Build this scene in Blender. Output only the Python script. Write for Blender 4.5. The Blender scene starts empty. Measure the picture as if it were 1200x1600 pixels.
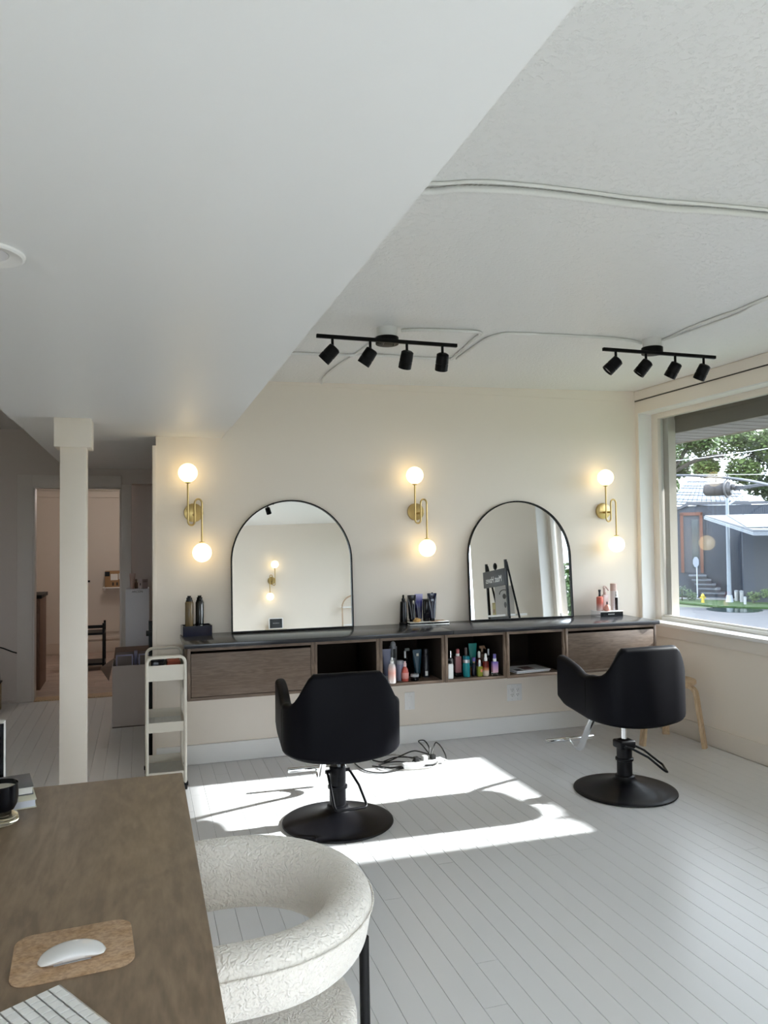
import bpy, bmesh, math, random
from mathutils import Vector, Matrix
random.seed(7)
PI = math.pi
SC = bpy.context.scene
COL = SC.collection

# ------------------------------------------------------------------ camera, sky, sun, exposure
cd = bpy.data.cameras.new('camera'); cam = bpy.data.objects.new('camera', cd); COL.objects.link(cam)
F = Vector((0.30431776, 0.95205506, 0.03133475)); R = Vector((0.95257014, -0.30412165, -0.01096106)); U = Vector((0.00090596, -0.03318419, 0.99944884))
CAMLOC = Vector((-3.78248827, -5.17911462, 1.48403897))
cam.matrix_world = Matrix(((R.x, U.x, -F.x, CAMLOC.x), (R.y, U.y, -F.y, CAMLOC.y), (R.z, U.z, -F.z, CAMLOC.z), (0, 0, 0, 1)))
cd.sensor_fit = 'VERTICAL'; cd.sensor_height = 32.0; cd.lens = 1187.844 * 32.0 / 1600.0
cd.clip_start = 0.02; cd.clip_end = 400
SC.camera = cam

WORLD = 4.6
w = bpy.data.worlds.new('sky'); SC.world = w; w.use_nodes = True
bg = w.node_tree.nodes['Background']; bg.inputs[0].default_value = (0.91, 0.95, 1.0, 1); bg.inputs[1].default_value = WORLD

sl = bpy.data.lights.new('sun', 'SUN'); sl.energy = 10.5; sl.angle = math.radians(1.3); sl.color = (1.0, 0.95, 0.88)
sun = bpy.data.objects.new('sun', sl); COL.objects.link(sun)
sun.rotation_euler = Vector((-1.0, 0.03, -0.5)).to_track_quat('-Z', 'Y').to_euler()
sun.location = (20, 0, 12)

SC.view_settings.view_transform = 'Standard'; SC.view_settings.look = 'None'
SC.view_settings.gamma = 1.0; SC.view_settings.use_curve_mapping = False
SC.view_settings.exposure = 0.80
SC.cycles.max_bounces = 14; SC.cycles.diffuse_bounces = 8; SC.cycles.transparent_max_bounces = 16
SC.cycles.sample_clamp_indirect = 12; SC.cycles.use_denoising = True
SC.cycles.caustics_reflective = False; SC.cycles.caustics_refractive = False

# ------------------------------------------------------------------ materials
def nd(nt, t, **kw):
    n = nt.nodes.new(t)
    for k, v in kw.items(): setattr(n, k, v)
    return n
def mat(name, col, rough=0.5, metal=0.0, bump=0.0, bscale=80.0, bdist=0.002, vary=0.0, vscale=3.0, spec=0.5, emit=None, estr=0.0, trans=0.0, alpha=1.0, ior=1.45, coat=0.0, bstretch=(1, 1, 1), sheen=0.0):
    m = bpy.data.materials.new(name); m.use_nodes = True; nt = m.node_tree; p = nt.nodes['Principled BSDF']
    p.inputs['Base Color'].default_value = (*col, 1); p.inputs['Roughness'].default_value = rough; p.inputs['Metallic'].default_value = metal
    p.inputs['Specular IOR Level'].default_value = spec; p.inputs['IOR'].default_value = ior; p.inputs['Transmission Weight'].default_value = trans
    p.inputs['Coat Weight'].default_value = coat; p.inputs['Alpha'].default_value = alpha; p.inputs['Sheen Weight'].default_value = sheen
    if emit: p.inputs['Emission Color'].default_value = (*emit, 1); p.inputs['Emission Strength'].default_value = estr
    if bump or vary:
        tc = nd(nt, 'ShaderNodeTexCoord'); mp = nd(nt, 'ShaderNodeMapping'); mp.inputs['Scale'].default_value = bstretch
        nt.links.new(tc.outputs['Object'], mp.inputs[0])
    if bump:
        no = nd(nt, 'ShaderNodeTexNoise'); no.inputs['Scale'].default_value = bscale; no.inputs['Detail'].default_value = 4
        nt.links.new(mp.outputs[0], no.inputs['Vector'])
        b = nd(nt, 'ShaderNodeBump'); b.inputs['Strength'].default_value = bump; b.inputs['Distance'].default_value = bdist
        nt.links.new(no.outputs[0], b.inputs['Height']); nt.links.new(b.outputs[0], p.inputs['Normal'])
    if vary:
        n2 = nd(nt, 'ShaderNodeTexNoise'); n2.inputs['Scale'].default_value = vscale; n2.inputs['Detail'].default_value = 5
        nt.links.new(mp.outputs[0], n2.inputs['Vector'])
        mx = nd(nt, 'ShaderNodeMix', data_type='RGBA'); mx.inputs[6].default_value = (*[c * (1 - vary) for c in col], 1); mx.inputs[7].default_value = (*[min(1, c * (1 + vary)) for c in col], 1)
        nt.links.new(n2.outputs[0], mx.inputs[0]); nt.links.new(mx.outputs[2], p.inputs['Base Color'])
    return m
def wood(name, c1, c2, scale=6.0, stretch=(1, 8, 8), rough=0.5, bump=0.15, distort=3.0, rings=26.0, amp=0.22):
    m = bpy.data.materials.new(name); m.use_nodes = True; nt = m.node_tree; p = nt.nodes['Principled BSDF']
    p.inputs['Roughness'].default_value = rough
    tc = nd(nt, 'ShaderNodeTexCoord'); mp = nd(nt, 'ShaderNodeMapping'); mp.inputs['Scale'].default_value = stretch
    nt.links.new(tc.outputs['Object'], mp.inputs[0])
    wv = nd(nt, 'ShaderNodeTexNoise'); wv.inputs['Scale'].default_value = scale; wv.inputs['Detail'].default_value = 6; wv.inputs['Distortion'].default_value = distort * 0.3
    nt.links.new(mp.outputs[0], wv.inputs['Vector'])
    # growth rings: sine of the noise field
    mu = nd(nt, 'ShaderNodeMath', operation='MULTIPLY'); mu.inputs[1].default_value = rings; nt.links.new(wv.outputs[0], mu.inputs[0])
    si = nd(nt, 'ShaderNodeMath', operation='SINE'); nt.links.new(mu.outputs[0], si.inputs[0])
    fine = nd(nt, 'ShaderNodeTexNoise'); fine.inputs['Scale'].default_value = scale * 9; fine.inputs['Detail'].default_value = 4; nt.links.new(mp.outputs[0], fine.inputs['Vector'])
    ad = nd(nt, 'ShaderNodeMath', operation='MULTIPLY_ADD'); ad.inputs[1].default_value = amp; ad.inputs[2].default_value = 0.0; nt.links.new(si.outputs[0], ad.inputs[0])
    a2 = nd(nt, 'ShaderNodeMath', operation='ADD'); nt.links.new(ad.outputs[0], a2.inputs[0]); nt.links.new(fine.outputs[0], a2.inputs[1])
    cr = nd(nt, 'ShaderNodeValToRGB'); cr.color_ramp.elements[0].position = 0.25; cr.color_ramp.elements[0].color = (*c1, 1)
    cr.color_ramp.elements[1].position = 0.8; cr.color_ramp.elements[1].color = (*c2, 1)
    nt.links.new(a2.outputs[0], cr.inputs[0]); nt.links.new(cr.outputs[0], p.inputs['Base Color'])
    b = nd(nt, 'ShaderNodeBump'); b.inputs['Strength'].default_value = bump; b.inputs['Distance'].default_value = 0.001
    nt.links.new(a2.outputs[0], b.inputs['Height']); nt.links.new(b.outputs[0], p.inputs['Normal'])
    return m
def grad(name, cb, ct, axis='Z', z0=0.0, z1=1.0, rough=0.2, mid=None):
    m = bpy.data.materials.new(name); m.use_nodes = True; nt = m.node_tree; p = nt.nodes['Principled BSDF']; p.inputs['Roughness'].default_value = rough
    tc = nd(nt, 'ShaderNodeTexCoord'); sx = nd(nt, 'ShaderNodeSeparateXYZ'); nt.links.new(tc.outputs['Object'], sx.inputs[0])
    mr = nd(nt, 'ShaderNodeMapRange'); mr.inputs[1].default_value = z0; mr.inputs[2].default_value = z1; nt.links.new(sx.outputs[axis], mr.inputs[0])
    cr = nd(nt, 'ShaderNodeValToRGB'); cr.color_ramp.elements[0].color = (*cb, 1); cr.color_ramp.elements[1].color = (*ct, 1)
    if mid: e = cr.color_ramp.elements.new(0.5); e.color = (*mid, 1)
    nt.links.new(mr.outputs[0], cr.inputs[0]); nt.links.new(cr.outputs[0], p.inputs['Base Color'])
    return m
def glass_pane(name, tint=(0.93, 0.97, 1.0), dust=0.0):
    m = bpy.data.materials.new(name); m.use_nodes = True; nt = m.node_tree; nt.nodes.clear()
    o = nd(nt, 'ShaderNodeOutputMaterial'); t = nd(nt, 'ShaderNodeBsdfTransparent'); t.inputs[0].default_value = (*tint, 1)
    g = nd(nt, 'ShaderNodeBsdfGlossy'); g.inputs['Roughness'].default_value = 0.0; fr = nd(nt, 'ShaderNodeFresnel'); ge = nd(nt, 'ShaderNodeNewGeometry'); mr = nd(nt, 'ShaderNodeMapRange'); mr.inputs[3].default_value = 1.45; mr.inputs[4].default_value = 1 / 1.45; nt.links.new(ge.outputs['Backfacing'], mr.inputs[0]); nt.links.new(mr.outputs[0], fr.inputs[0])
    mx = nd(nt, 'ShaderNodeMixShader'); nt.links.new(fr.outputs[0], mx.inputs[0]); nt.links.new(t.outputs[0], mx.inputs[1]); nt.links.new(g.outputs[0], mx.inputs[2])
    last = mx
    if dust:
        d = nd(nt, 'ShaderNodeBsdfDiffuse'); d.inputs[0].default_value = (0.8, 0.85, 0.9, 1); m2 = nd(nt, 'ShaderNodeMixShader'); m2.inputs[0].default_value = dust
        nt.links.new(mx.outputs[0], m2.inputs[1]); nt.links.new(d.outputs[0], m2.inputs[2]); last = m2
    nt.links.new(last.outputs[0], o.inputs[0]); return m

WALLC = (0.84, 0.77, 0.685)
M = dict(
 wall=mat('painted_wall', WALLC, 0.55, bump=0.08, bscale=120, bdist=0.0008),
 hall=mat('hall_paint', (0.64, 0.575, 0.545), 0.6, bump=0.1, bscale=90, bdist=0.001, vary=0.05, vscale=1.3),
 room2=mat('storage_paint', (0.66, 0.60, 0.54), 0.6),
 white=mat('white_trim', (0.84, 0.84, 0.83), 0.35),
 cream=mat('cream_trim', (0.80, 0.74, 0.67), 0.4),
 soffit=mat('soffit_paint', (0.79, 0.80, 0.80), 0.42, bump=0.05, bscale=40, bdist=0.0006),
 floorb=mat('painted_boards', (0.78, 0.785, 0.80), 0.33, bump=0.22, bscale=6, bdist=0.0012, vary=0.03, vscale=2.0, bstretch=(5, 1, 5)),
 gap=mat('floor_gap', (0.24, 0.23, 0.22), 0.9),
 black=mat('matte_black_metal', (0.006, 0.006, 0.007), 0.45, spec=0.25),
 track=mat('track_black', (0.004, 0.004, 0.0045), 0.45, spec=0.15),
 leather=mat('black_vinyl', (0.004, 0.004, 0.0065), 0.5, spec=0.12, bump=0.12, bscale=350, bdist=0.0004),
 base=mat('satin_black_base', (0.005, 0.005, 0.007), 0.38, spec=0.25, bump=0.12, bscale=500, bdist=0.0003),
 chrome=mat('chrome', (0.85, 0.86, 0.88), 0.08, 1.0),
 brass=mat('brushed_brass', (0.52, 0.38, 0.16), 0.3, 1.0),
 mirror=mat('mirror_glass', (0.86, 0.88, 0.88), 0.0, 1.0),
 slab=mat('black_stone', (0.030, 0.030, 0.034), 0.20, vary=0.35, vscale=9, bump=0.06, bscale=60, bdist=0.0006),
 walnut=wood('walnut_front', (0.105, 0.070, 0.048), (0.180, 0.126, 0.090), 3.0, (0.9, 6, 11), 0.5, 0.15, 1.5, 40, 0.16),
 walnutv=wood('walnut_side', (0.105, 0.070, 0.048), (0.185, 0.13, 0.093), 3.0, (9, 6, 1.0), 0.5, 0.2),
 desk=wood('desk_veneer', (0.158, 0.110, 0.070), (0.262, 0.188, 0.122), 1.3, (5.0, 1.1, 2.0), 0.42, 0.06, 1.0, rings=60.0, amp=0.12),
 birch=wood('birch', (0.50, 0.35, 0.21), (0.66, 0.50, 0.33), 4, (8, 8, 1.2), 0.45, 0.1),
 boucle=None, cork=None, ceiling=None,
 cartp=mat('cream_powder_coat', (0.70, 0.66, 0.58), 0.45),
 mesh=mat('cart_mesh', (0.55, 0.54, 0.50), 0.5),
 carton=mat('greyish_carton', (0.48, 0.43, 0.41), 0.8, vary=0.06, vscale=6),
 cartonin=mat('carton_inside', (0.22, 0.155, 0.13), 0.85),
 brownbox=mat('brown_carton', (0.34, 0.20, 0.10), 0.8),
 lilac=mat('lilac_carton', (0.42, 0.42, 0.60), 0.6),
 greybox=mat('grey_coated_carton', (0.68, 0.68, 0.74), 0.45),
 paper=mat('paper', (0.80, 0.79, 0.76), 0.6),
 print_=mat('black_print', (0.03, 0.03, 0.03), 0.6),
 whitep=mat('white_plastic', (0.82, 0.82, 0.81), 0.3),
 greyp=mat('grey_plastic', (0.35, 0.36, 0.38), 0.35),
 silver=mat('aluminium', (0.62, 0.63, 0.65), 0.3, 1.0),
 navy=mat('navy_gloss', (0.007, 0.009, 0.028), 0.12),
 gblack=mat('gloss_black', (0.004, 0.004, 0.006), 0.14, spec=0.3), inner_shade=mat('inner_shade_dark', (0.022, 0.016, 0.013), 0.7, spec=0.2),  # last entry: near-black colour that paints in the cubbies' deep shade
 cord=mat('black_rubber', (0.012, 0.012, 0.012), 0.5),
 globe=mat('opal_globe', (0.9, 0.86, 0.75), 0.2, emit=(1.0, 0.74, 0.34), estr=2.3),
 amber=mat('amber_glass', (0.97, 0.86, 0.62), 0.03, trans=1.0),
 clear=mat('clear_glass', (0.95, 0.96, 0.97), 0.02, trans=1.0),
 pane=glass_pane('window_pane', dust=0.004),
 acrylic=glass_pane('acrylic', (0.97, 0.98, 1.0)),
 stucco=mat('brown_stucco', (0.46, 0.40, 0.34), 0.9, bump=0.8, bscale=150, bdist=0.004),
 fascia=mat('brown_fascia', (0.125, 0.098, 0.072), 0.6),
 sofb=mat('soffit_boards', (0.13, 0.115, 0.115), 0.6),
)
def boucle():
    m = bpy.data.materials.new('boucle'); m.use_nodes = True; nt = m.node_tree; p = nt.nodes['Principled BSDF']
    p.inputs['Base Color'].default_value = (0.80, 0.76, 0.70, 1); p.inputs['Roughness'].default_value = 0.95; p.inputs['Sheen Weight'].default_value = 0.3
    tc = nd(nt, 'ShaderNodeTexCoord'); n0 = nd(nt, 'ShaderNodeTexNoise'); n0.inputs['Scale'].default_value = 45; nt.links.new(tc.outputs['Object'], n0.inputs['Vector'])
    mx = nd(nt, 'ShaderNodeMix', data_type='VECTOR'); mx.inputs[0].default_value = 0.035
    nt.links.new(tc.outputs['Object'], mx.inputs[4]); nt.links.new(n0.outputs['Color'], mx.inputs[5])
    v = nd(nt, 'ShaderNodeTexVoronoi', feature='SMOOTH_F1'); v.inputs['Scale'].default_value = 145; nt.links.new(mx.outputs[1], v.inputs['Vector'])
    b = nd(nt, 'ShaderNodeBump'); b.inputs['Strength'].default_value = 1.0; b.inputs['Distance'].default_value = 0.0045; b.invert = True
    nt.links.new(v.outputs['Distance'], b.inputs['Height']); nt.links.new(b.outputs[0], p.inputs['Normal']); return m
def ceiling_mat():
    m = bpy.data.materials.new('stippled_ceiling'); m.use_nodes = True; nt = m.node_tree; p = nt.nodes['Principled BSDF']
    p.inputs['Base Color'].default_value = (0.80, 0.80, 0.79, 1); p.inputs['Roughness'].default_value = 0.42
    tc = nd(nt, 'ShaderNodeTexCoord')
    a = nd(nt, 'ShaderNodeTexNoise'); a.inputs['Scale'].default_value = 55; a.inputs['Detail'].default_value = 3; a.inputs['Roughness'].default_value = 0.6
    nt.links.new(tc.outputs['Object'], a.inputs['Vector'])
    cr = nd(nt, 'ShaderNodeValToRGB'); cr.color_ramp.elements[0].position = 0.30; cr.color_ramp.elements[1].position = 0.50
    nt.links.new(a.outputs[0], cr.inputs[0])
    b = nd(nt, 'ShaderNodeBump'); b.inputs['Strength'].default_value = 0.55; b.inputs['Distance'].default_value = 0.004
    nt.links.new(cr.outputs[0], b.inputs['Height']); nt.links.new(b.outputs[0], p.inputs['Normal']); return m
def cork():
    m = bpy.data.materials.new('cork'); m.use_nodes = True; nt = m.node_tree; p = nt.nodes['Principled BSDF']; p.inputs['Roughness'].default_value = 0.8
    tc = nd(nt, 'ShaderNodeTexCoord'); mp = nd(nt, 'ShaderNodeMapping'); mp.inputs['Scale'].default_value = (1, 1.6, 1); nt.links.new(tc.outputs['Object'], mp.inputs[0])
    n = nd(nt, 'ShaderNodeTexNoise'); n.inputs['Scale'].default_value = 130; n.inputs['Detail'].default_value = 8; nt.links.new(mp.outputs[0], n.inputs['Vector'])
    v = nd(nt, 'ShaderNodeTexVoronoi'); v.inputs['Scale'].default_value = 22; nt.links.new(mp.outputs[0], v.inputs['Vector'])
    cr = nd(nt, 'ShaderNodeValToRGB'); cr.color_ramp.elements[0].position = 0.35; cr.color_ramp.elements[0].color = (0.34, 0.20, 0.10, 1); cr.color_ramp.elements[1].position = 0.6; cr.color_ramp.elements[1].color = (0.52, 0.335, 0.185, 1)
    nt.links.new(n.outputs[0], cr.inputs[0])
    mx = nd(nt, 'ShaderNodeMix', data_type='RGBA'); mx.inputs[0].default_value = 0.10; nt.links.new(cr.outputs[0], mx.inputs[6]); nt.links.new(v.outputs['Distance'], mx.inputs[7])
    nt.links.new(mx.outputs[2], p.inputs['Base Color']); return m
M['boucle'] = boucle(); M['ceiling'] = ceiling_mat(); M['cork'] = cork()
_cm = {}
def paint(col, rough=0.3, metal=0.0, **kw):
    k = (col, rough, metal, tuple(sorted(kw.items())))
    if k not in _cm: _cm[k] = mat('paint', col, rough, metal, **kw)
    return _cm[k]

# ------------------------------------------------------------------ mesh helpers
def box(bm, x0, x1, y0, y1, z0, z1, mi=0, rot=None, about=None):
    vs = [Vector((x, y, z)) for x in (x0, x1) for y in (y0, y1) for z in (z0, z1)]
    if rot is not None:
        c = about or Vector(((x0 + x1) / 2, (y0 + y1) / 2, (z0 + z1) / 2)); vs = [rot @ (v - c) + c for v in vs]
    vs = [bm.verts.new(v) for v in vs]
    for f in ((0, 1, 3, 2), (4, 6, 7, 5), (0, 4, 5, 1), (2, 3, 7, 6), (0, 2, 6, 4), (1, 5, 7, 3)):
        fc = bm.faces.new([vs[i] for i in f]); fc.material_index = mi
    return vs
def ring(bm, c, ax, r, n, u=None):
    ax = ax.normalized(); u = (u or ax.orthogonal()).normalized(); v = ax.cross(u)
    return [bm.verts.new(c + (u * math.cos(2 * PI * i / n) + v * math.sin(2 * PI * i / n)) * r) for i in range(n)]
def bridge(bm, a, b, mi=0):
    n = len(a)
    for i in range(n):
        f = bm.faces.new((a[i], a[(i + 1) % n], b[(i + 1) % n], b[i])); f.material_index = mi
def cap(bm, a, mi=0, flip=False):
    f = bm.faces.new(a if not flip else a[::-1]); f.material_index = mi
def cyl(bm, p0, p1, r0, r1=None, n=20, mi=0):
    p0, p1 = Vector(p0), Vector(p1); r1 = r0 if r1 is None else r1; ax = p1 - p0; u = ax.orthogonal()
    a = ring(bm, p0, ax, r0, n, u); b = ring(bm, p1, ax, r1, n, u); bridge(bm, a, b, mi); cap(bm, a, mi, True); cap(bm, b, mi)
def lathe(bm, prof, n=28, c=(0, 0, 0), mi=0, sx=1.0, sy=1.0):
    c = Vector(c); prev = None
    for k, (r, z) in enumerate(prof):
        r = max(r, 1e-5)
        cur = [bm.verts.new(c + Vector((r * sx * math.cos(2 * PI * i / n), r * sy * math.sin(2 * PI * i / n), z))) for i in range(n)]
        if prev: bridge(bm, prev, cur, mi)
        else: cap(bm, cur, mi, True)
        prev = cur
    cap(bm, prev, mi)
def tube(bm, pts, r, n=8, mi=0, closed=False, flat=None):
    pts = [Vector(p) for p in pts]; rs = []; m = len(pts); up = None
    for i, p in enumerate(pts):
        a = pts[(i - 1) % m] if (i or closed) else pts[0]; b = pts[(i + 1) % m] if (i < m - 1 or closed) else pts[-1]
        t = (b - a).normalized()
        if up is None: up = t.orthogonal().normalized()
        up = (up - t * up.dot(t)); up = up.normalized() if up.length > 1e-6 else t.orthogonal().normalized()
        v = t.cross(up); k = [(math.cos(2 * PI * j / n), math.sin(2 * PI * j / n)) for j in range(n)]
        rs.append([bm.verts.new(p + up * cx * r + v * sy * (flat or r)) for cx, sy in k])
    for i in range(m - 1): bridge(bm, rs[i], rs[i + 1], mi)
    if closed: bridge(bm, rs[-1], rs[0], mi)
    else: cap(bm, rs[0], mi, True); cap(bm, rs[-1], mi)
def sphere(bm, c, r, n=24, m=14, mi=0, s=(1, 1, 1)):
    prof = [(math.sin(PI * k / m), -math.cos(PI * k / m)) for k in range(m + 1)]; c = Vector(c); prev = None
    for rr, z in prof:
        rr = max(rr, 0.02); cur = [bm.verts.new(c + Vector((rr * math.cos(2 * PI * i / n) * s[0], rr * math.sin(2 * PI * i / n) * s[1], z * s[2])) * r) for i in range(n)]
        if prev: bridge(bm, prev, cur, mi)
        else: cap(bm, cur, mi, True)
        prev = cur
    cap(bm, prev, mi)
def prism(bm, poly, d, mi=0):
    """poly: list of 3D points (planar), extruded by vector d"""
    d = Vector(d); a = [bm.verts.new(Vector(p)) for p in poly]; b = [bm.verts.new(Vector(p) + d) for p in poly]
    n = len(a)
    for i in range(n): f = bm.faces.new((a[i], a[(i + 1) % n], b[(i + 1) % n], b[i])); f.material_index = mi
    cap(bm, a, mi, True); cap(bm, b, mi)
def cr_spline(pts, k=6, closed=False):
    pts = [Vector(p) for p in pts]; n = len(pts); out = []
    for i in range(n if closed else n - 1):
        p0 = pts[(i - 1) % n] if (closed or i) else pts[0]; p1 = pts[i]; p2 = pts[(i + 1) % n]; p3 = pts[(i + 2) % n] if (closed or i < n - 2) else pts[-1]
        for j in range(k):
            t = j / k; out.append(0.5 * ((2 * p1) + (p2 - p0) * t + (2 * p0 - 5 * p1 + 4 * p2 - p3) * t * t + (3 * p1 - p0 - 3 * p2 + p3) * t ** 3))
    if not closed: out.append(pts[-1])
    return out
def mk(name, bm, m, parent=None, smooth=False, bevel=0.0, seg=2, subd=0, ang=35):
    bmesh.ops.recalc_face_normals(bm, faces=bm.faces[:])
    if bevel:
        es = [e for e in bm.edges if len(e.link_faces) == 2 and e.calc_face_angle(0) > 0.6]
        bmesh.ops.bevel(bm, geom=es, offset=bevel, segments=seg, affect='EDGES', profile=0.5, clamp_overlap=True)
    me = bpy.data.meshes.new(name); bm.to_mesh(me); bm.free()
    for x in (m if isinstance(m, (list, tuple)) else [m]): me.materials.append(x)
    if smooth or bevel:
        me.polygons.foreach_set('use_smooth', [True] * len(me.polygons)); me.set_sharp_from_angle(angle=math.radians(ang))
    o = bpy.data.objects.new(name, me); COL.objects.link(o)
    if parent: o.parent = parent
    if subd: s = o.modifiers.new('sub', 'SUBSURF'); s.levels = subd; s.render_levels = subd
    return o
def B(): return bmesh.new()
def bxo(name, a, m, parent=None, bevel=0.0, **k):
    bm = B(); box(bm, *a); return mk(name, bm, m, parent, bevel=bevel, **k)
def thing(name, label, cat, loc=(0, 0, 0), rz=0.0, group=None):
    o = bpy.data.objects.new(name, None); COL.objects.link(o); o.location = loc; o.rotation_euler = (0, 0, rz); o['label'] = label; o['category'] = cat
    o.empty_display_size = 0.05
    if group: o['group'] = group
    return o
def tag(o, label, cat, group=None):
    o['label'] = label; o['category'] = cat
    if group: o['group'] = group
    return o
def struct(o): o['kind'] = 'structure'; return o
def dup(root, loc=None, rz=None, label=None):
    r = root.copy(); COL.objects.link(r)
    if loc is not None: r.location = loc
    if rz is not None: r.rotation_euler = (0, 0, rz)
    if label: r['label'] = label
    for ch in list(root.children):
        c = ch.copy(); COL.objects.link(c); c.parent = r
        for g in ch.children: d = g.copy(); COL.objects.link(d); d.parent = c
    return r
def text(name, s, size, loc, rot, m, parent=None, depth=0.0005, align='CENTER'):
    cu = bpy.data.curves.new(name, 'FONT'); cu.body = s; cu.size = size; cu.extrude = depth; cu.align_x = align; cu.align_y = 'CENTER'
    to = bpy.data.objects.new(name + '_tmp', cu); COL.objects.link(to)
    dg = bpy.context.evaluated_depsgraph_get(); me = bpy.data.meshes.new_from_object(to.evaluated_get(dg))
    bpy.data.objects.remove(to); me.materials.clear(); me.materials.append(m)
    o = bpy.data.objects.new(name, me); COL.objects.link(o); o.location = loc; o.rotation_euler = rot
    if parent: o.parent = parent
    return o

# ------------------------------------------------------------------ room shell
def ceil_z(x): return 2.6215 + 0.0239 * x
bm = B(); box(bm, -5.7, 0.0, -7.4, 2.5, -0.12, -0.016); floor = struct(mk('floor', bm, M['gap']))
BW = 0.0832
bm = B(); box(bm, 0.0007, BW - 0.0007, 0.0, 1.0, -0.016, 0.0)
for e in [e for e in bm.edges if all(abs(v.co.z) < 1e-6 for v in e.verts) and abs(e.verts[0].co.x - e.verts[1].co.x) < 1e-6]: e.select = True
bmesh.ops.bevel(bm, geom=[e for e in bm.edges if e.select], offset=0.0008, segments=1, affect='EDGES')
board0 = None; nb = 0
rb = random.Random(3)
i = 0
while True:
    x = -0.016 - BW * (i + 1); i += 1
    if x < -5.66: break
    y = -7.35; first = True
    while y < 2.5 - 0.01:
        L = rb.uniform(2.4, 3.9) if first else rb.uniform(1.7, 3.4)
        if 2.5 - (y + L) < 0.6: L = 2.5 - y
        if board0 is None: board0 = mk('floorboard', bm, M['floorb'], floor); o = board0
        else: o = board0.copy(); COL.objects.link(o)
        o.location = (x, y + 0.0008, rb.uniform(-0.0004, 0.0)); o.scale = (1, L - 0.0016, 1)
        y += L; first = False; nb += 1

# ceiling: one gently sloping stippled plane
bm = B(); prism(bm, [(0.3, -7.4, ceil_z(0.3)), (-5.7, -7.4, ceil_z(-5.7)), (-5.7, -7.4, 2.75), (0.3, -7.4, 2.75)], (0, 10.1, 0)); struct(mk('ceiling', bm, M['ceiling']))
# dropped soffit running away from the camera
bm = B(); box(bm, -4.46, -3.267, -7.3, -0.6, 2.143, 2.62); box(bm, -4.46, -3.267, -0.6, -0.0005, 2.152, 2.62); box(bm, -4.46, -3.695, 0.0, 0.142, 2.152, 2.62); box(bm, -4.46, -3.0, 0.142, 2.5, 2.152, 2.62)
struct(mk('ceiling_soffit', bm, M['soffit'])).name = 'ceiling_soffit'
WT = 0.0
bm = B(); box(bm, -3.69, 0.0, 0.0, 0.14, -0.1, 2.74); struct(mk('wall_back', bm, M['wall']))
# right wall: window 1 y[-1.85,-0.035], window 2 y[-6.9,-4.1]
ZB, ZT = 0.80, 2.44
bm = B()
Y1a, Y1b, Y2a, Y2b = -1.97, -0.035, -6.9, -3.95
for a in ((0, 0.24, -7.4, 0.0, -0.1, ZB), (0, 0.24, -7.4, 0.0, ZT, 2.74), (0, 0.24, Y1b, 0.14, ZB, ZT), (0, 0.24, Y2b, Y1a, ZB, ZT), (0, 0.24, -7.4, Y2a, ZB, ZT)): box(bm, *a)
bmesh.ops.remove_doubles(bm, verts=bm.verts[:], dist=1e-5)
struct(mk('wall_right', bm, M['wall']))
struct(bxo('wall_left', (-5.8, -5.6, -7.4, 5.8, -0.1, 2.74), M['wall']))
bm = B()
for a in ((-3.15, 0.24, -7.5, -7.3, -0.1, 2.74), (-5.7, -5.45, -7.5, -7.3, -0.1, 2.74), (-5.45, -3.15, -7.5, -7.3, -0.1, 0.25), (-5.45, -3.15, -7.5, -7.3, 2.08, 2.74)): box(bm, *a)
struct(mk('wall_near', bm, M['wall']))
wn = struct(thing('window_3', '', '')); del wn['label'], wn['category']  # unseen window added to let fill daylight in from behind the viewer
for a in ((-5.45, -5.38, -7.44, -7.37, 0.25, 2.08), (-3.22, -3.15, -7.44, -7.37, 0.25, 2.08), (-4.335, -4.265, -7.44, -7.37, 0.25, 2.08), (-5.45, -3.15, -7.44, -7.37, 2.01, 2.08), (-5.45, -3.15, -7.44, -7.37, 0.25, 0.32)): bxo('window_frame', a, M['white'], wn)
bxo('pane', (-5.40, -3.2, -7.408, -7.402, 0.3, 2.03), M['pane'], wn)
# hall end wall with a cased opening
bm = B()
for a in ((-5.6, -4.72, 2.5, 2.62, -0.1, 2.74), (-4.72, -3.975, 2.5, 2.62, 1.965, 2.74), (-3.975, -3.87, 2.5, 2.62, -0.1, 2.74), (-3.87, -2.9, 2.72, 2.84, -0.1, 2.74), (-3.87, -2.9, 2.5, 2.72, 2.01, 2.74)): box(bm, *a)
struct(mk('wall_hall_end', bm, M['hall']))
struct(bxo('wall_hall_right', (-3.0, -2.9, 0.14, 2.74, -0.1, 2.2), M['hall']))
d1 = struct(thing('door_1', '', '', (0, 0, 0))); del d1['label'], d1['category']
mh = mat('hall_casing', (0.66, 0.61, 0.58), 0.45)
for n_, a in (('casing', (-4.863, -4.735, 2.478, 2.502, 0, 2.082)), ('casing', (-3.96, -3.873, 2.478, 2.502, 0, 2.0)), ('casing', (-4.735, -3.96, 2.478, 2.502, 1.975, 2.082)),
              ('jamb', (-4.735, -4.717, 2.49, 2.62, 0, 1.96)), ('jamb', (-3.978, -3.96, 2.49, 2.62, 0, 1.96)), ('jamb', (-4.735, -3.96, 2.49, 2.62, 1.96, 1.975)), ('threshold', (-4.72, -3.97, 2.47, 2.63, -0.01, 0.012))):
    bxo(n_, a, mh if n_ != 'threshold' else M['birch'], d1, bevel=0.002)
# wall end casing and the half-hidden door at the end of the back wall
tr = struct(thing('trim_1', '', '')); del tr['label'], tr['category']
bxo('casing', (-3.712, -3.688, -0.012, 0.152, 0.0, 2.09), M['wall'], tr, bevel=0.001)
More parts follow.
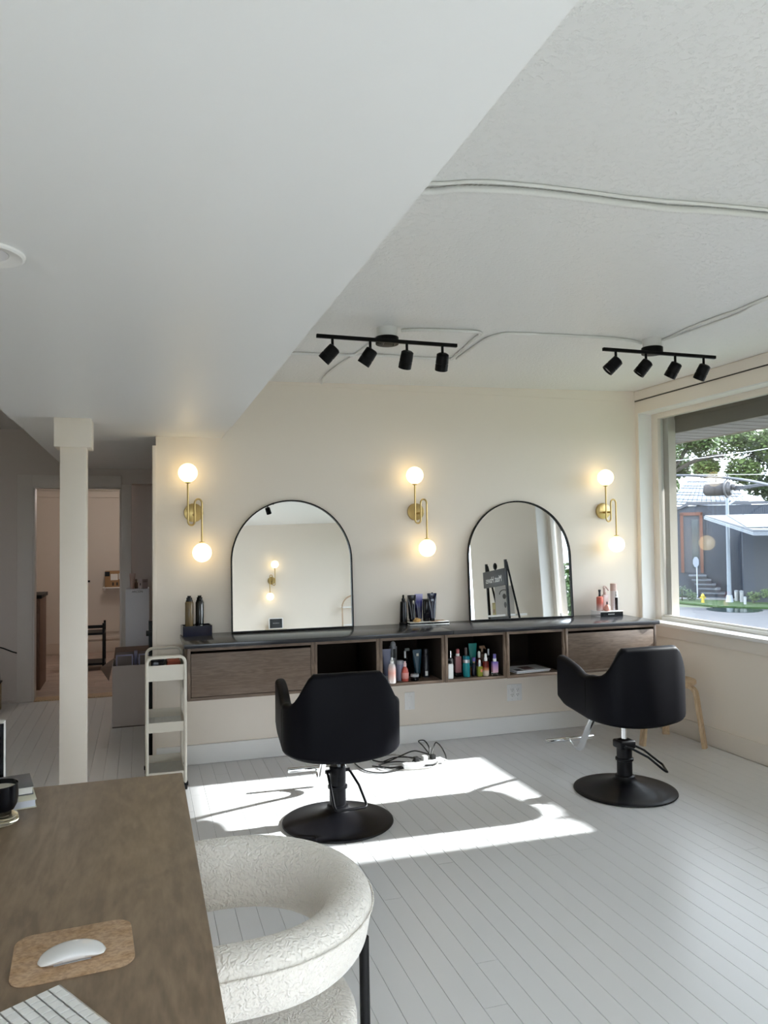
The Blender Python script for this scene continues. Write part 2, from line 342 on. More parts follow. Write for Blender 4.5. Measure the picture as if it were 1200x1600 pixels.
# storage room
struct(bxo('floor_storage', (-5.6, -2.9, 2.5, 5.8, -0.1, -0.012), mat('storage_floor', (0.42, 0.33, 0.28), 0.5)))
fs = bpy.data.objects['floor_storage']
pm = wood('pale_plank', (0.40, 0.31, 0.27), (0.56, 0.45, 0.39), 2.0, (1.0, 7, 7), 0.42, 0.1)
p0 = None
for r_ in range(13):
    y = 2.63 + r_ * 0.235; off = (r_ * 0.73) % 1.2
    for c_ in range(3):
        x0 = -5.7 + off - 1.2 + c_ * 1.2; x1 = x0 + 1.197
        x0 = max(x0, -5.6); x1 = min(x1, -2.95)
        if x1 - x0 < 0.1: continue
        bxo('plank', (x0, x1, y, y + 0.232, -0.012, 0.0), pm, fs)
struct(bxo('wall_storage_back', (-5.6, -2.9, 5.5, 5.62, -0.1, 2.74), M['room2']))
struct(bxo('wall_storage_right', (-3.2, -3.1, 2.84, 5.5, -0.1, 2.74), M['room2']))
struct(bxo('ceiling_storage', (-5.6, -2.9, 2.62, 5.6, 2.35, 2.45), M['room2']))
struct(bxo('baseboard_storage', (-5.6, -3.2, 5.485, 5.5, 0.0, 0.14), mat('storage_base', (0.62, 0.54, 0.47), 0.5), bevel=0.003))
bm = B(); box(bm, -4.6, -3.2, 5.48, 5.5, 0.17, 0.2); box(bm, -4.6, -3.2, 5.48, 5.5, 0.26, 0.275); box(bm, -5.55, -3.2, 5.46, 5.5, 2.03, 2.10); box(bm, -5.55, -3.2, 5.44, 5.5, 2.12, 2.19)
struct(mk('trim_5', bm, M['room2']))
rl = bpy.data.lights.new('storage_fill', 'POINT'); rl.energy = 9; rl.color = (1.0, 0.93, 0.86); rl.shadow_soft_size = 0.15  # unseen light added to brighten the storage room
ro = bpy.data.objects.new('storage_fill_light', rl); COL.objects.link(ro); ro.location = (-4.0, 4.0, 2.15)
st = thing('added_dome_lamp', 'opal dome lamp added to brighten the storage room beyond the doorway', 'lamp', (-4.0, 4.0, 2.35))  # dome fixture made up to go with the added light
bm = B(); lathe(bm, [(0.15, 0), (0.15, -0.03), (0.12, -0.07), (0.05, -0.09), (0.0, -0.095)]); mk('shade', bm, M['whitep'], st, smooth=True)
bm = B(); lathe(bm, [(0.165, 0.0), (0.165, -0.012)]); mk('rim', bm, M['silver'], st, smooth=True)

# baseboards
struct(bxo('baseboard_back', (-3.69, 0.0, -0.018, 0.0, 0.002, 0.128), M['white'], bevel=0.002))
bm = B()
struct(bxo('baseboard_right', (-0.016, 0.0, -7.3, -0.018, 0.002, 0.128), M['cream'], bevel=0.002))
struct(bxo('baseboard_near', (-5.6, 0.0, -7.3, -7.284, 0.002, 0.128), M['white'], bevel=0.002))
struct(bxo('baseboard_hall', (-5.6, -4.865, 2.486, 2.5, 0.0, 0.02), M['hall']))
# upper boards along back and right walls
bm = B(); prism(bm, [(-3.267, -0.006, 2.532), (0, -0.006, 2.538), (0, -0.006, ceil_z(0)), (-3.267, -0.006, ceil_z(-3.267))], (0, 0.006, 0)); struct(mk('trim_2', bm, M['wall']))
bm = B(); box(bm, -0.008, 0, -7.3, -0.006, 2.545, 2.615); struct(mk('trim_3', bm, M['cream']))
bm = B(); tube(bm, [(-0.006, -7.2, 2.540), (-0.006, -4, 2.541), (-0.006, -0.01, 2.538)], 0.0035, 6)
tag(mk('wall_cable', bm, M['cord'], smooth=True), 'thin black cable running along the right wall above the window', 'cable')

# windows
def window(idx, ya, yb):
    W_ = struct(thing('window_%d' % idx, '', '')); del W_['label'], W_['category']
    def P(n, a, m, bev=0.002, ang=35): return bxo(n, a, m, W_, bevel=bev)
    P('reveal', (0.002, 0.135, yb - 0.008, yb - 0.0002, ZB, ZT), M['white'], 0)
    P('reveal', (0.002, 0.135, ya + 0.0002, ya + 0.008, ZB, ZT), M['white'], 0)
    P('reveal', (0.002, 0.135, ya + 0.0085, yb - 0.0085, ZT - 0.008, ZT - 0.0002), M['white'], 0)
    # frame with an outer and an inner step
    a, b = ya + 0.008, yb - 0.008
    P('window_frame', (0.120, 0.175, b - 0.075, b, ZB, ZT - 0.008), M['cream'])
    P('window_frame', (0.120, 0.175, a, a + 0.075, ZB, ZT - 0.008), M['cream'])
    P('window_frame', (0.120, 0.175, a + 0.0755, b - 0.0755, ZT - 0.05, ZT - 0.0085), M['cream'])
    P('window_frame', (0.120, 0.175, a + 0.0755, b - 0.0755, ZB - 0.005, ZB + 0.028), M['white'])
    P('window_bead', (0.140, 0.158, a + 0.075, b - 0.075, ZB + 0.02, ZB + 0.042), M['white'])
    g = P('pane', (0.146, 0.152, a + 0.05, b - 0.05, ZB + 0.02, ZT - 0.03), M['pane'], 0)
    P('window_sill', (-0.035, 0.12, ya - (0.03 if idx == 1 else 0.03), min(yb + 0.03, -0.002), ZB - 0.022, ZB + 0.003), M['white'], 0.003)
    P('apron', (-0.012, 0.0, ya - 0.02, min(yb + 0.02, -0.002), 0.695, ZB - 0.022), M['cream'], 0.002)
    # outside: brown stucco jambs and the header board hanging below the lintel
    P('outer_jamb', (0.176, 0.245, b - 0.130, b + 0.02, ZB - 0.1, ZT + 0.02), M['stucco'], 0)
    P('outer_jamb', (0.176, 0.245, a - 0.02, a + 0.06, ZB - 0.1, ZT + 0.02), M['stucco'], 0)
    P('outer_sill', (0.176, 0.33, a, b, ZB - 0.06, ZB - 0.01), M['white'], 0.003)
    return W_
w1 = window(1, Y1a, Y1b); w2 = window(2, Y2a, Y2b)
bm = B(); box(bm, -0.02, 0.05, -1.74, -1.60, ZB + 0.001, ZB + 0.022); box(bm, 0.05, 0.07, -1.69, -1.66, ZB + 0.001, ZB + 0.10)
tag(mk('window_crank', bm, M['whitep'], bevel=0.003), 'small white crank handle base lying on the window sill', 'window crank')
# eave outside
eave = struct(thing('roof_eave', '', '')); del eave['label'], eave['category']
bxo('header_board', (0.245, 0.285, -7.4, 1.6, 2.272, 2.50), M['fascia'], eave)
bxo('fascia_board', (1.20, 1.23, -7.6, 3.2, 2.352, 2.56), M['fascia'], eave)
b0 = None
for k in range(62):
    y = -7.5 + k * 0.17
    if b0 is None:
        bm = B(); box(bm, 0.285, 1.20, 0.010, 0.160, 2.356, 2.372); b0 = mk('soffit_board', bm, M['sofb'], eave); b0.location = (0, y, 0)
    else:
        o = b0.copy(); COL.objects.link(o); o.location = (0, y, 0)
bxo('roof_deck', (0.24, 1.23, -7.6, 3.2, 2.378, 2.40), M['fascia'], eave)

# post under the soffit
pst = struct(thing('support_post', 'square white support post with a boxed capital under the dropped ceiling', 'post', (-4.135, -0.66, 0)))
bxo('shaft', (-0.067, 0.067, -0.067, 0.067, 0, 2.03), M['wall'], pst, bevel=0.002)
bxo('capital', (-0.095, 0.095, -0.093, 0.093, 1.985, 2.143), M['wall'], pst, bevel=0.002)

# ------------------------------------------------------------------ ceiling fittings
def conduit(label, pts, r=0.009, ribs=False):
    p = [Vector((x, y, ceil_z(x) - r * 1.02)) for x, y in pts]; sp = cr_spline(p, 8); bm = B(); 
    if ribs:
        # corrugated sheath: alternate radii along a densely resampled path
        d = [0]; 
        for a, b in zip(sp, sp[1:]): d.append(d[-1] + (b - a).length)
        N = int(d[-1] / 0.0075); q = []; k = 0
        for i in range(N + 1):
            t = d[-1] * i / N
            while k < len(d) - 2 and d[k + 1] < t: k += 1
            f = (t - d[k]) / max(1e-9, d[k + 1] - d[k]); q.append(sp[k].lerp(sp[k + 1], f))
        rs = []
        for i, c in enumerate(q):
            t = (q[min(i + 1, N)] - q[max(i - 1, 0)]).normalized(); u = Vector((0, 0, 1)); v = t.cross(u).normalized(); rr = r * (1.0 if i % 2 else 0.8)
            rs.append([bm.verts.new(c + u * rr * math.cos(2 * PI * j / 8) + v * rr * math.sin(2 * PI * j / 8)) for j in range(8)])
        for i in range(N): bridge(bm, rs[i], rs[i + 1])
        cap(bm, rs[0], 0, True); cap(bm, rs[-1])
    else: tube(bm, sp, r, 8)
    return tag(mk('electrical_conduit', bm, M['ceilcable'], smooth=True, ang=60), label, 'conduit')
M['ceilcable'] = mat('painted_cable', (0.74, 0.74, 0.72), 0.5)
conduit('thick ribbed white conduit crossing the ceiling nearest the viewer, from soffit to window side', [(-3.262, -2.98), (-2.95, -3.03), (-2.86, -3.07), (-2.69, -3.10), (-2.47, -3.105), (-2.13, -3.10), (-1.86, -3.125), (-1.2, -3.13), (-0.01, -3.14)], 0.013, True)
conduit('slim smooth white cable beside the thick ribbed conduit near the viewer', [(-3.262, -3.02), (-2.95, -3.07), (-2.80, -3.12), (-2.55, -3.135), (-2.25, -3.13), (-1.8, -3.155), (-1.2, -3.16), (-0.01, -3.165)], 0.006)
conduit('ribbed white conduit passing over the left track light, nearer the back wall', [(-3.25, -0.88), (-3.01, -0.88), (-2.71, -0.88), (-2.47, -0.915), (-2.24, -0.89), (-1.96, -0.886)], 0.010, True)
conduit('ribbed white conduit bending from the left track light mount to the back conduit', [(-2.49, -1.465), (-2.39, -1.50), (-2.25, -1.513), (-2.10, -1.519), (-2.045, -1.48), (-2.03, -1.36), (-1.99, -1.10), (-1.962, -0.90)], 0.010, True)
conduit('smooth white cable linking the back conduit to the right track light mount', [(-1.935, -0.90), (-1.95, -1.13), (-1.965, -1.36), (-1.94, -1.47), (-1.87, -1.515), (-1.61, -1.523), (-1.28, -1.525), (-1.10, -1.49), (-1.0, -1.44)], 0.008)
conduit('pair of slack white cables from the right track light toward the viewer, left strand', [(-0.93, -1.53), (-0.93, -1.63), (-0.95, -1.75), (-0.956, -2.0), (-0.94, -2.12), (-0.957, -2.29), (-0.95, -2.6), (-0.93, -3.10)], 0.007)
conduit('pair of slack white cables from the right track light toward the viewer, right strand', [(-0.915, -1.53), (-0.90, -1.66), (-0.89, -1.80), (-0.888, -2.07), (-0.93, -2.25), (-0.93, -2.5), (-0.91, -3.10)], 0.006)
conduit('thin white cable dropping back from the left track light to the back wall', [(-2.57, -1.40), (-2.575, -1.16), (-2.58, -0.95), (-2.594, -0.8), (-2.615, -0.49), (-2.611, -0.2), (-2.585, -0.06), (-2.58, -0.02)], 0.007)

def track(label, cx, cy, bz, dirs, cxm, cym, zc):
    t = thing('track_light', label, 'track light', (cx, cy, zc), 0, 'four head track lights on the ceiling')
    dx, dy = cxm - cx, cym - cy
    bm = B(); cyl(bm, (dx, dy, -0.05), (dx, dy, 0.0), 0.052, n=28); mk('junction_box', bm, M['ceilcable'], t, smooth=True)
    bm = B(); cyl(bm, (dx, dy, -0.088), (dx, dy, -0.05), 0.060, n=32); mk('canopy', bm, M['track'], t, bevel=0.003)
    z = bz - zc
    bm = B(); box(bm, -0.37, 0.37, -0.009, 0.009, z - 0.009, z + 0.009); mk('bar', bm, M['track'], t, bevel=0.002)
    bm = B(); cyl(bm, (dx - 0.025, dy, -0.088), (-0.025, 0, z), 0.006, n=10); mk('hanger', bm, M['track'], t, smooth=True)
    bm = B(); cyl(bm, (dx + 0.035, dy, -0.088), (0.035, 0, z), 0.006, n=10); mk('hanger', bm, M['track'], t, smooth=True)
    for k, d in enumerate(dirs):
        x = -0.29 + k * 0.193; d = Vector(d).normalized(); j = Vector((x, 0, z - 0.055))
        h = thing('lamp_head', '', ''); del h['label'], h['category']; h.parent = t
        bm = B(); cyl(bm, (x, 0, z), j, 0.007, n=10); sphere(bm, j, 0.011, 12, 8); mk('stem', bm, M['track'], h, smooth=True)
        a = j - d * 0.022 + Vector((0, 0, -0.012)); b = a + d * 0.088
        bm = B(); u = d.orthogonal(); R0 = [ring(bm, a + d * s, d, r, 24, u) for s, r in ((0, 0.022), (0.006, 0.031), (0.05, 0.033), (0.052, 0.0315), (0.056, 0.0315), (0.058, 0.033), (0.088, 0.033), (0.088, 0.028), (0.075, 0.024))]
        for p_, q_ in zip(R0, R0[1:]): bridge(bm, p_, q_)
        cap(bm, R0[0], 0, True); cap(bm, R0[-1]); mk('lamp_body', bm, M['track'], h, smooth=True)
        bm = B(); cyl(bm, a + d * 0.0765, a + d * 0.08, 0.022, n=20); mk('lens', bm, M['greyp'], h)
    return t
track('black track light left of centre on the ceiling, heads tipped left', -2.60, -1.588, 2.46, [(-0.75, 0.35, -0.85), (-0.5, 0.35, -0.85), (-0.02, 0.5, -0.85), (0.08, 0.5, -0.9)], -2.57, -1.47, ceil_z(-2.57))
track('black track light nearer the window on the ceiling', -1.033, -1.655, 2.48, [(-0.75, 0.35, -0.8), (-0.55, 0.35, -0.8), (-0.25, 0.5, -0.85), (-0.15, 0.5, -0.85)], -0.985, -1.52, ceil_z(-0.985))

track('black track light nearer the viewer, visible only as a reflection in the left mirror', -2.53, -4.5, 2.46, [(-0.3, 0.5, -0.85), (-0.3, 0.4, -0.85), (-0.2, -0.3, -0.85), (0.3, -0.3, -0.85)], -2.5, -4.4, ceil_z(-2.5))
dl = thing('downlight', 'round white recessed downlight in the smooth soffit at upper left', 'ceiling light', (-4.125, -3.26, 2.143))
bm = B(); R0 = []
for r, z in ((0.05, 0.004), (0.052, -0.001), (0.056, -0.004), (0.080, -0.008), (0.086, -0.005), (0.087, 0.0)): R0.append([bm.verts.new((r * math.cos(2 * PI * i / 40), r * math.sin(2 * PI * i / 40), z)) for i in range(40)])
for a, b in zip(R0, R0[1:]): bridge(bm, a, b)
mk('trim_ring', bm, M['whitep'], dl, smooth=True)
bm = B(); lathe(bm, [(0.051, 0.0), (0.051, -0.002)], 40); mk('diffuser', bm, mat('diffuser', (0.72, 0.72, 0.74), 0.4), dl)

# ------------------------------------------------------------------ wall sconces
def sconce(label, x, y, z, face=1, spin=0.0):
    t = thing('wall_sconce', label, 'wall lamp', (x, y, z), 0 if face == 1 else PI, 'brass two globe wall sconces')
    bm = B(); cyl(bm, (0, 0, 0), (0, -0.02, 0), 0.062, n=40); mk('backplate', bm, M['brass'], t, bevel=0.002)
    h = 0.115
    # one bent tube: down from the upper globe, under, up through the centre, over and down to the lower globe
    up = [(-0.042, -h, 0.192), (-0.042, -h, -0.055)] + [(-0.021 - 0.021 * math.cos(a), -h, -0.058 - 0.026 * math.sin(a)) for a in [PI * k / 10 for k in range(1, 11)]]
    up += [(0.0, -h, 0.055)] + [(0.023 - 0.023 * math.cos(a), -h, 0.058 + 0.028 * math.sin(a)) for a in [PI * k / 10 for k in range(1, 11)]] + [(0.046, -h, -0.198)]
    bm = B(); tube(bm, up, 0.0062, 12); mk('arm', bm, M['brass'], t, smooth=True, ang=60)
    bm = B(); cyl(bm, (0, -0.018, -0.012), (0, -h + 0.005, -0.012), 0.008, n=14); mk('stem', bm, M['brass'], t, smooth=True)
    for gx, gz, s in ((-0.042, 0.256, 1), (0.046, -0.262, -1)):
        bm = B(); lathe(bm, [(0.007, -0.004), (0.018, 0.0), (0.018, 0.004), (0.010, 0.006)], 20, (gx, -h, gz - s * 0.066)); mk('collar', bm, M['brass'], t, smooth=True)
        bm = B(); sphere(bm, (gx, -h, gz), 0.0615, 32, 20); mk('globe', bm, M['globe'], t, smooth=True, ang=80)
    return t
sconce('brass sconce with two lit globes left of the left arched mirror', -3.452, 0.0, 1.650)
sconce('brass sconce with two lit globes between the two arched mirrors', -1.890, 0.0, 1.655)
sconce('brass sconce with two lit globes between right mirror and window', -0.322, 0.0, 1.660)
sconce('brass two globe sconce seen only reflected in the left mirror', -1.76, -7.3, 1.66, -1)

# ------------------------------------------------------------------ arched mirrors
def arched(label, xc, w_, h_, ybot, tilt, z0, yaw=0.0):
    t = thing('arched_mirror', label, 'mirror', (xc, ybot, z0), 0, 'black framed arched mirrors on the counter')
    t.rotation_euler = (-tilt, 0, yaw)
    hw = w_ / 2; r = hw; n = 40
    def outline(ins):
        rr = r - ins; hh = h_ - r
        pts = [(-hw + ins, ins), (-hw + ins, hh)] + [(-rr * math.cos(PI * k / n), hh + rr * math.sin(PI * k / n)) for k in range(1, n)] + [(hw - ins, hh), (hw - ins, ins)]
        return pts
    o, i_ = outline(0), outline(0.0085)
    bm = B(); rows = []
    for pts, y in ((o, 0.0), (o, -0.022), (i_, -0.022), (i_, -0.006)): rows.append([bm.verts.new((x, y, z)) for x, z in pts])
    for a, b in zip(rows, rows[1:]): bridge(bm, a, b)
    mk('frame', bm, M['black'], t)
    bm = B(); v = [bm.verts.new((x, -0.008, z)) for x, z in i_]; bm.faces.new(v); v2 = [bm.verts.new((x, -0.004, z)) for x, z in i_]; bm.faces.new(v2[::-1]); bridge(bm, v, v2)
    mk('mirror_glass', bm, M['mirror'], t)
    bm = B(); v = [bm.verts.new((x, -0.002, z)) for x, z in o]; bm.faces.new(v); v2 = [bm.verts.new((x, -0.0005, z)) for x, z in o]; bm.faces.new(v2[::-1]); bridge(bm, v, v2)
    mk('backing', bm, M['black'], t)
    return t
arched('black framed arched mirror on the left, leaning behind the drawer end of the counter', -2.797, 0.835, 0.885, -0.058, math.radians(3.5), 0.8525)
arched('black framed arched mirror on the right, reflecting the window, leaning on the counter', -1.073, 0.845, 0.885, -0.060, math.radians(3.6), 0.8525, math.radians(-1.9))

# ------------------------------------------------------------------ floating vanity
CT = 0.852; CF = -0.495; ZS = 0.826
wt = thing('worktop', 'long black stone worktop over the floating wooden cabinets', 'worktop', (0, 0, 0))
bm = B(); box(bm, -3.540, -1.8185, CF - 0.012, -0.001, ZS, CT); mk('slab', bm, M['slab'], wt, bevel=0.0015)
bm = B(); prism(bm, [(-1.8165, CF - 0.012, ZS), (-0.217, -0.535, ZS), (-0.217, -0.001, ZS), (-1.8165, -0.001, ZS)], (0, 0, CT - ZS)); mk('slab', bm, M['slab'], wt, bevel=0.0015)
CB = 0.512
def cabinet(label, x0, x1, kind, ef=0.0):
    yf = CF + 0.008 - ef; name = 'drawer_cabinet' if kind == 'drawer' else 'open_cabinet'
    t = thing(name, label, 'cabinet', (x0, 0, CB), 0, 'floating wooden cabinets under the black worktop'); wd = x1 - x0; H_ = ZS - CB; th = 0.019
    P = lambda n, a, m: bxo(n, a, m, t, bevel=0.0008)
    P('side_panel', (0, th, yf, -0.001, 0, H_), M['walnutv']); P('side_panel', (wd - th, wd, yf, -0.001, 0, H_), M['walnutv'])
    P('bottom_panel', (th, wd - th, yf, -0.001, 0, th), M['walnut']); P('top_panel', (th, wd - th, yf, -0.001, H_ - th, H_ - 0.0005), M['walnut'])
    P('back_panel', (th, wd - th, -0.012, -0.001, th, H_ - th), M['inner_shade'])
    if kind == 'open':
        for q in ((th, th + 0.001, yf + 0.012, -0.012, th, H_ - th), (wd - th - 0.001, wd - th, yf + 0.012, -0.012, th, H_ - th), (th + 0.001, wd - th - 0.001, yf + 0.012, -0.012, H_ - th - 0.001, H_ - th)): P('shade_liner', q, M['inner_shade'])  # thin near-black sheets added to darken the cubby like shade
    if kind == 'drawer':
        P('drawer_front', (th + 0.003, wd - th - 0.003, yf + 0.001, yf + 0.020, th + 0.003, H_ - th - 0.016), M['walnut'])
        bm = B(); box(bm, th + 0.01, wd - th - 0.01, yf + 0.022, -0.05, th + 0.01, H_ - th - 0.05); mk('drawer_box', bm, M['walnut'], t)
    return t
cabinet('wide walnut drawer cabinet at the left end of the floating vanity', -3.522, -2.752, 'drawer')
cabinet('empty open walnut cubby just right of the left drawer cabinet', -2.751, -2.324, 'open')
cabinet('open walnut cubby holding dark bottles and a coral bottle', -2.323, -1.874, 'open', 0.002)
cabinet('open walnut cubby holding teal, pink and purple bottles', -1.873, -1.428, 'open', 0.010)
cabinet('open walnut cubby holding only magazines', -1.427, -0.981, 'open', 0.020)
cabinet('wide walnut drawer cabinet at the window end of the floating vanity', -0.980, -0.236, 'drawer', 0.028)

# wall plates
def plate(label, x, z, w_, gangs, kind):
    t = thing('wall_plate', label, 'wall plate', (x, 0, z)); hw = w_ / 2
    bxo('cover', (-hw, hw, -0.006, 0, -0.062, 0.062), M['whitep'], t, bevel=0.002)
    for g in range(gangs):
        cx = (g - (gangs - 1) / 2) * 0.046
        if kind == 'outlet':
            bxo('socket', (cx - 0.0165, cx + 0.0165, -0.0085, -0.006, -0.034, 0.034), M['whitep'], t, bevel=0.001)
            bm = B()
            for cz in (-0.018, 0.018):
                box(bm, cx - 0.008, cx - 0.0055, -0.0092, -0.0085, cz, cz + 0.009); box(bm, cx + 0.0055, cx + 0.008, -0.0092, -0.0085, cz, cz + 0.009); cyl(bm, (cx, -0.0085, cz - 0.007), (cx, -0.0092, cz - 0.007), 0.0028, n=10)
            o = mk('slots', bm, M['print_'], t); o['kind'] = 'stuff'
        else:
            bxo('rocker', (cx - 0.0165, cx + 0.0165, -0.009, -0.006, -0.034, 0.034), M['whitep'], t, bevel=0.0015)
        for sz in (-0.05, 0.05):
            bm = B(); cyl(bm, (cx, -0.0065, sz), (cx, -0.0072, sz), 0.003, n=10); mk('screw', bm, M['silver'], t)
plate('single white wall plate below the dark bottle cubby', -1.950, 0.300, 0.076, 1, 'rocker')
plate('double white outlet plate with four sockets below the magazine cubby', -1.116, 0.300, 0.122, 2, 'outlet')

# ------------------------------------------------------------------ bottles
def bottle(name, label, cat, loc, parts, rz=0.0, group=None, scale=(1, 1, 1)):
    t = thing(name, label, cat, loc, rz, group)
    for p in parts:
        k, n, m = p[0], p[1], p[2]; bm = B()
        if k == 'L': lathe(bm, p[3], 24, p[4] if len(p) > 4 else (0, 0, 0)); mk(n, bm, m, t, smooth=True)
        elif k == 'B': box(bm, *p[3]); mk(n, bm, m, t, bevel=p[4] if len(p) > 4 else 0.001)
        elif k == 'T': tube(bm, p[3], p[4], 8); mk(n, bm, m, t, smooth=True)
        elif k == 'X': # squeeze tube standing on its cap: round low, flat crimped top
            h, r, wt_ = p[3]; rows = []; N = 24
            for s in range(9):
                f = s / 8; z = h * f; a = r * (1 - f) + wt_ * f; b = r * (1 - f) ** 0.8 + 0.0015
                rows.append([bm.verts.new((a * math.cos(2 * PI * i / N), b * math.sin(2 * PI * i / N), z)) for i in range(N)])
            rows.append([bm.verts.new((v.co.x, v.co.y, h + 0.008)) for v in rows[-1]])
            for q, w__ in zip(rows, rows[1:]): bridge(bm, q, w__)
            cap(bm, rows[0], 0, True); cap(bm, rows[-1]); o = mk(n, bm, m, t, smooth=True)
            if len(p) > 4: o.location.z = p[4]
    return t
G = 'hair products in the dark bottle cubby'; G2 = 'hair products in the colourful bottle cubby'; G3 = 'black and blue hair products on the centre tray'; G4 = 'pink hair products on the right riser'
bl, wh = M['gblack'], M['whitep']
ZC = CB + 0.0195  # cubby shelf top
def cyb(r, h, sh=0.01, neck=None):
    n = neck or r * 0.45; return [(r * 0.93, 0), (r, 0.004), (r, h - sh), (n, h), (n, h + 0.004)]
# cubby with dark bottles  (x -2.304..-1.893)
bottle('pump_bottle', 'white spray bottle with coral print at the front left of the dark bottle cubby', 'bottle', (-2.235, -0.470, ZC), [('L', 'bottle_body', grad('coral_white', (0.80, 0.76, 0.74), (0.82, 0.80, 0.80), 'Z', 0, 0.13, mid=(0.80, 0.42, 0.36)), [(0.024, 0), (0.026, 0.004), (0.026, 0.095), (0.020, 0.118), (0.012, 0.126)]), ('L', 'cap', wh, [(0.012, 0.126), (0.012, 0.142), (0.007, 0.146), (0.007, 0.160), (0.004, 0.164)])], group=G)
bottle('spray_bottle', 'coral red spray bottle with a white nozzle in the dark bottle cubby', 'bottle', (-2.135, -0.440, ZC), [('L', 'bottle_body', paint((0.62, 0.13, 0.10), 0.12), [(0.021, 0), (0.023, 0.004), (0.024, 0.045), (0.020, 0.075), (0.009, 0.095)]), ('L', 'cap', paint((0.80, 0.55, 0.55), 0.3), [(0.010, 0.095), (0.010, 0.115), (0.006, 0.118), (0.006, 0.128)]), ('L', 'bottle_label', paint((0.70, 0.30, 0.27), 0.4), [(0.0236, 0.018), (0.0248, 0.022), (0.0245, 0.052), (0.0236, 0.056)])], group=G)
bottle('jar', 'small black jar with silver lid print at the front of the dark bottle cubby', 'jar', (-2.070, -0.445, ZC), [('L', 'jar_body', bl, [(0.026, 0), (0.028, 0.003), (0.028, 0.026)]), ('L', 'lid', M['greyp'], [(0.027, 0.026), (0.028, 0.028), (0.028, 0.042), (0.025, 0.044)])], group=G)
bottle('cosmetic_tube', 'steel blue grey squeeze tube behind the coral white bottle', 'tube', (-2.235, -0.36, ZC), [('L', 'cap', M['greyp'], [(0.022, 0), (0.022, 0.03)]), ('X', 'tube_body', paint((0.16, 0.17, 0.25), 0.4), (0.165, 0.022, 0.030), 0.03)], group=G)
bottle('cosmetic_tube', 'dark grey tube with a pale crimped end at the left of the dark cubby', 'tube', (-2.275, -0.31, ZC), [('L', 'cap', paint((0.40, 0.20, 0.06), 0.4), [(0.018, 0), (0.018, 0.05)]), ('X', 'tube_body', paint((0.06, 0.07, 0.07), 0.4), (0.15, 0.018, 0.024), 0.05)], group=G)
bottle('spray_can', 'tall grey aerosol can with a domed cap in the dark cubby', 'spray can', (-2.160, -0.27, ZC), [('L', 'can_body', paint((0.30, 0.31, 0.33), 0.3, 0.3), [(0.026, 0), (0.026, 0.205)]), ('L', 'cap', paint((0.42, 0.43, 0.45), 0.4), [(0.019, 0.205), (0.019, 0.222), (0.013, 0.233), (0.006, 0.238)]), ('B', 'bottle_label', M['print_'], (-0.008, 0.008, -0.0272, -0.02, 0.13, 0.19))], group=G)
bottle('lotion_bottle', 'pale lilac bottle behind the coral spray bottle', 'bottle', (-2.155, -0.40, ZC), [('L', 'bottle_body', paint((0.27, 0.27, 0.38), 0.4), [(0.026, 0), (0.028, 0.006), (0.028, 0.095), (0.024, 0.105)]), ('L', 'cap', paint((0.36, 0.36, 0.40), 0.4), [(0.024, 0.105), (0.024, 0.126), (0.02, 0.130)])], group=G)
bottle('pump_bottle', 'slim black bottle with a bright silver pump in the dark cubby', 'bottle', (-2.100, -0.34, ZC), [('L', 'bottle_body', bl, cyb(0.018, 0.13)), ('L', 'cap', M['silver'], [(0.009, 0.134), (0.009, 0.178), (0.006, 0.181)])], group=G)
bottle('cosmetic_tube', 'dark teal squeeze tube with a small pale crest in the dark cubby', 'tube', (-2.020, -0.36, ZC), [('L', 'cap', bl, [(0.020, 0), (0.020, 0.03)]), ('X', 'tube_body', paint((0.010, 0.045, 0.075), 0.35), (0.150, 0.021, 0.032), 0.03), ('B', 'bottle_label', paint((0.5, 0.52, 0.45), 0.4), (-0.008, 0.008, -0.0085, -0.006, 0.145, 0.163), 0.0005)], group=G)
bottle('shampoo_bottle', 'black bottle with a pale flat cap behind the dark teal tube', 'bottle', (-2.060, -0.27, ZC), [('B', 'bottle_body', bl, (-0.024, 0.024, -0.02, 0.02, 0, 0.17), 0.006), ('B', 'cap', paint((0.34, 0.36, 0.34), 0.4), (-0.015, 0.015, -0.012, 0.012, 0.17, 0.186), 0.002)], group=G)
bottle('spray_can', 'black aerosol can with a small white barcode at the right of the dark cubby', 'spray can', (-1.955, -0.35, ZC), [('L', 'can_body', paint((0.016, 0.016, 0.024), 0.3), [(0.023, 0), (0.023, 0.145), (0.016, 0.155)]), ('L', 'cap', paint((0.03, 0.03, 0.04), 0.3), [(0.014, 0.155), (0.014, 0.185), (0.011, 0.188)]), ('B', 'bottle_label', wh, (-0.012, 0.006, -0.0238, -0.018, 0.012, 0.042), 0.0003)], group=G)
bottle('spray_can', 'thin black can with a gold edge line in the dark cubby', 'spray can', (-1.995, -0.30, ZC), [('L', 'can_body', bl, [(0.02, 0), (0.02, 0.165), (0.014, 0.175)]), ('B', 'bottle_label', paint((0.5, 0.42, 0.2), 0.3, 0.8), (-0.002, 0.0, -0.0208, -0.018, 0.02, 0.15), 0.0002)], group=G)
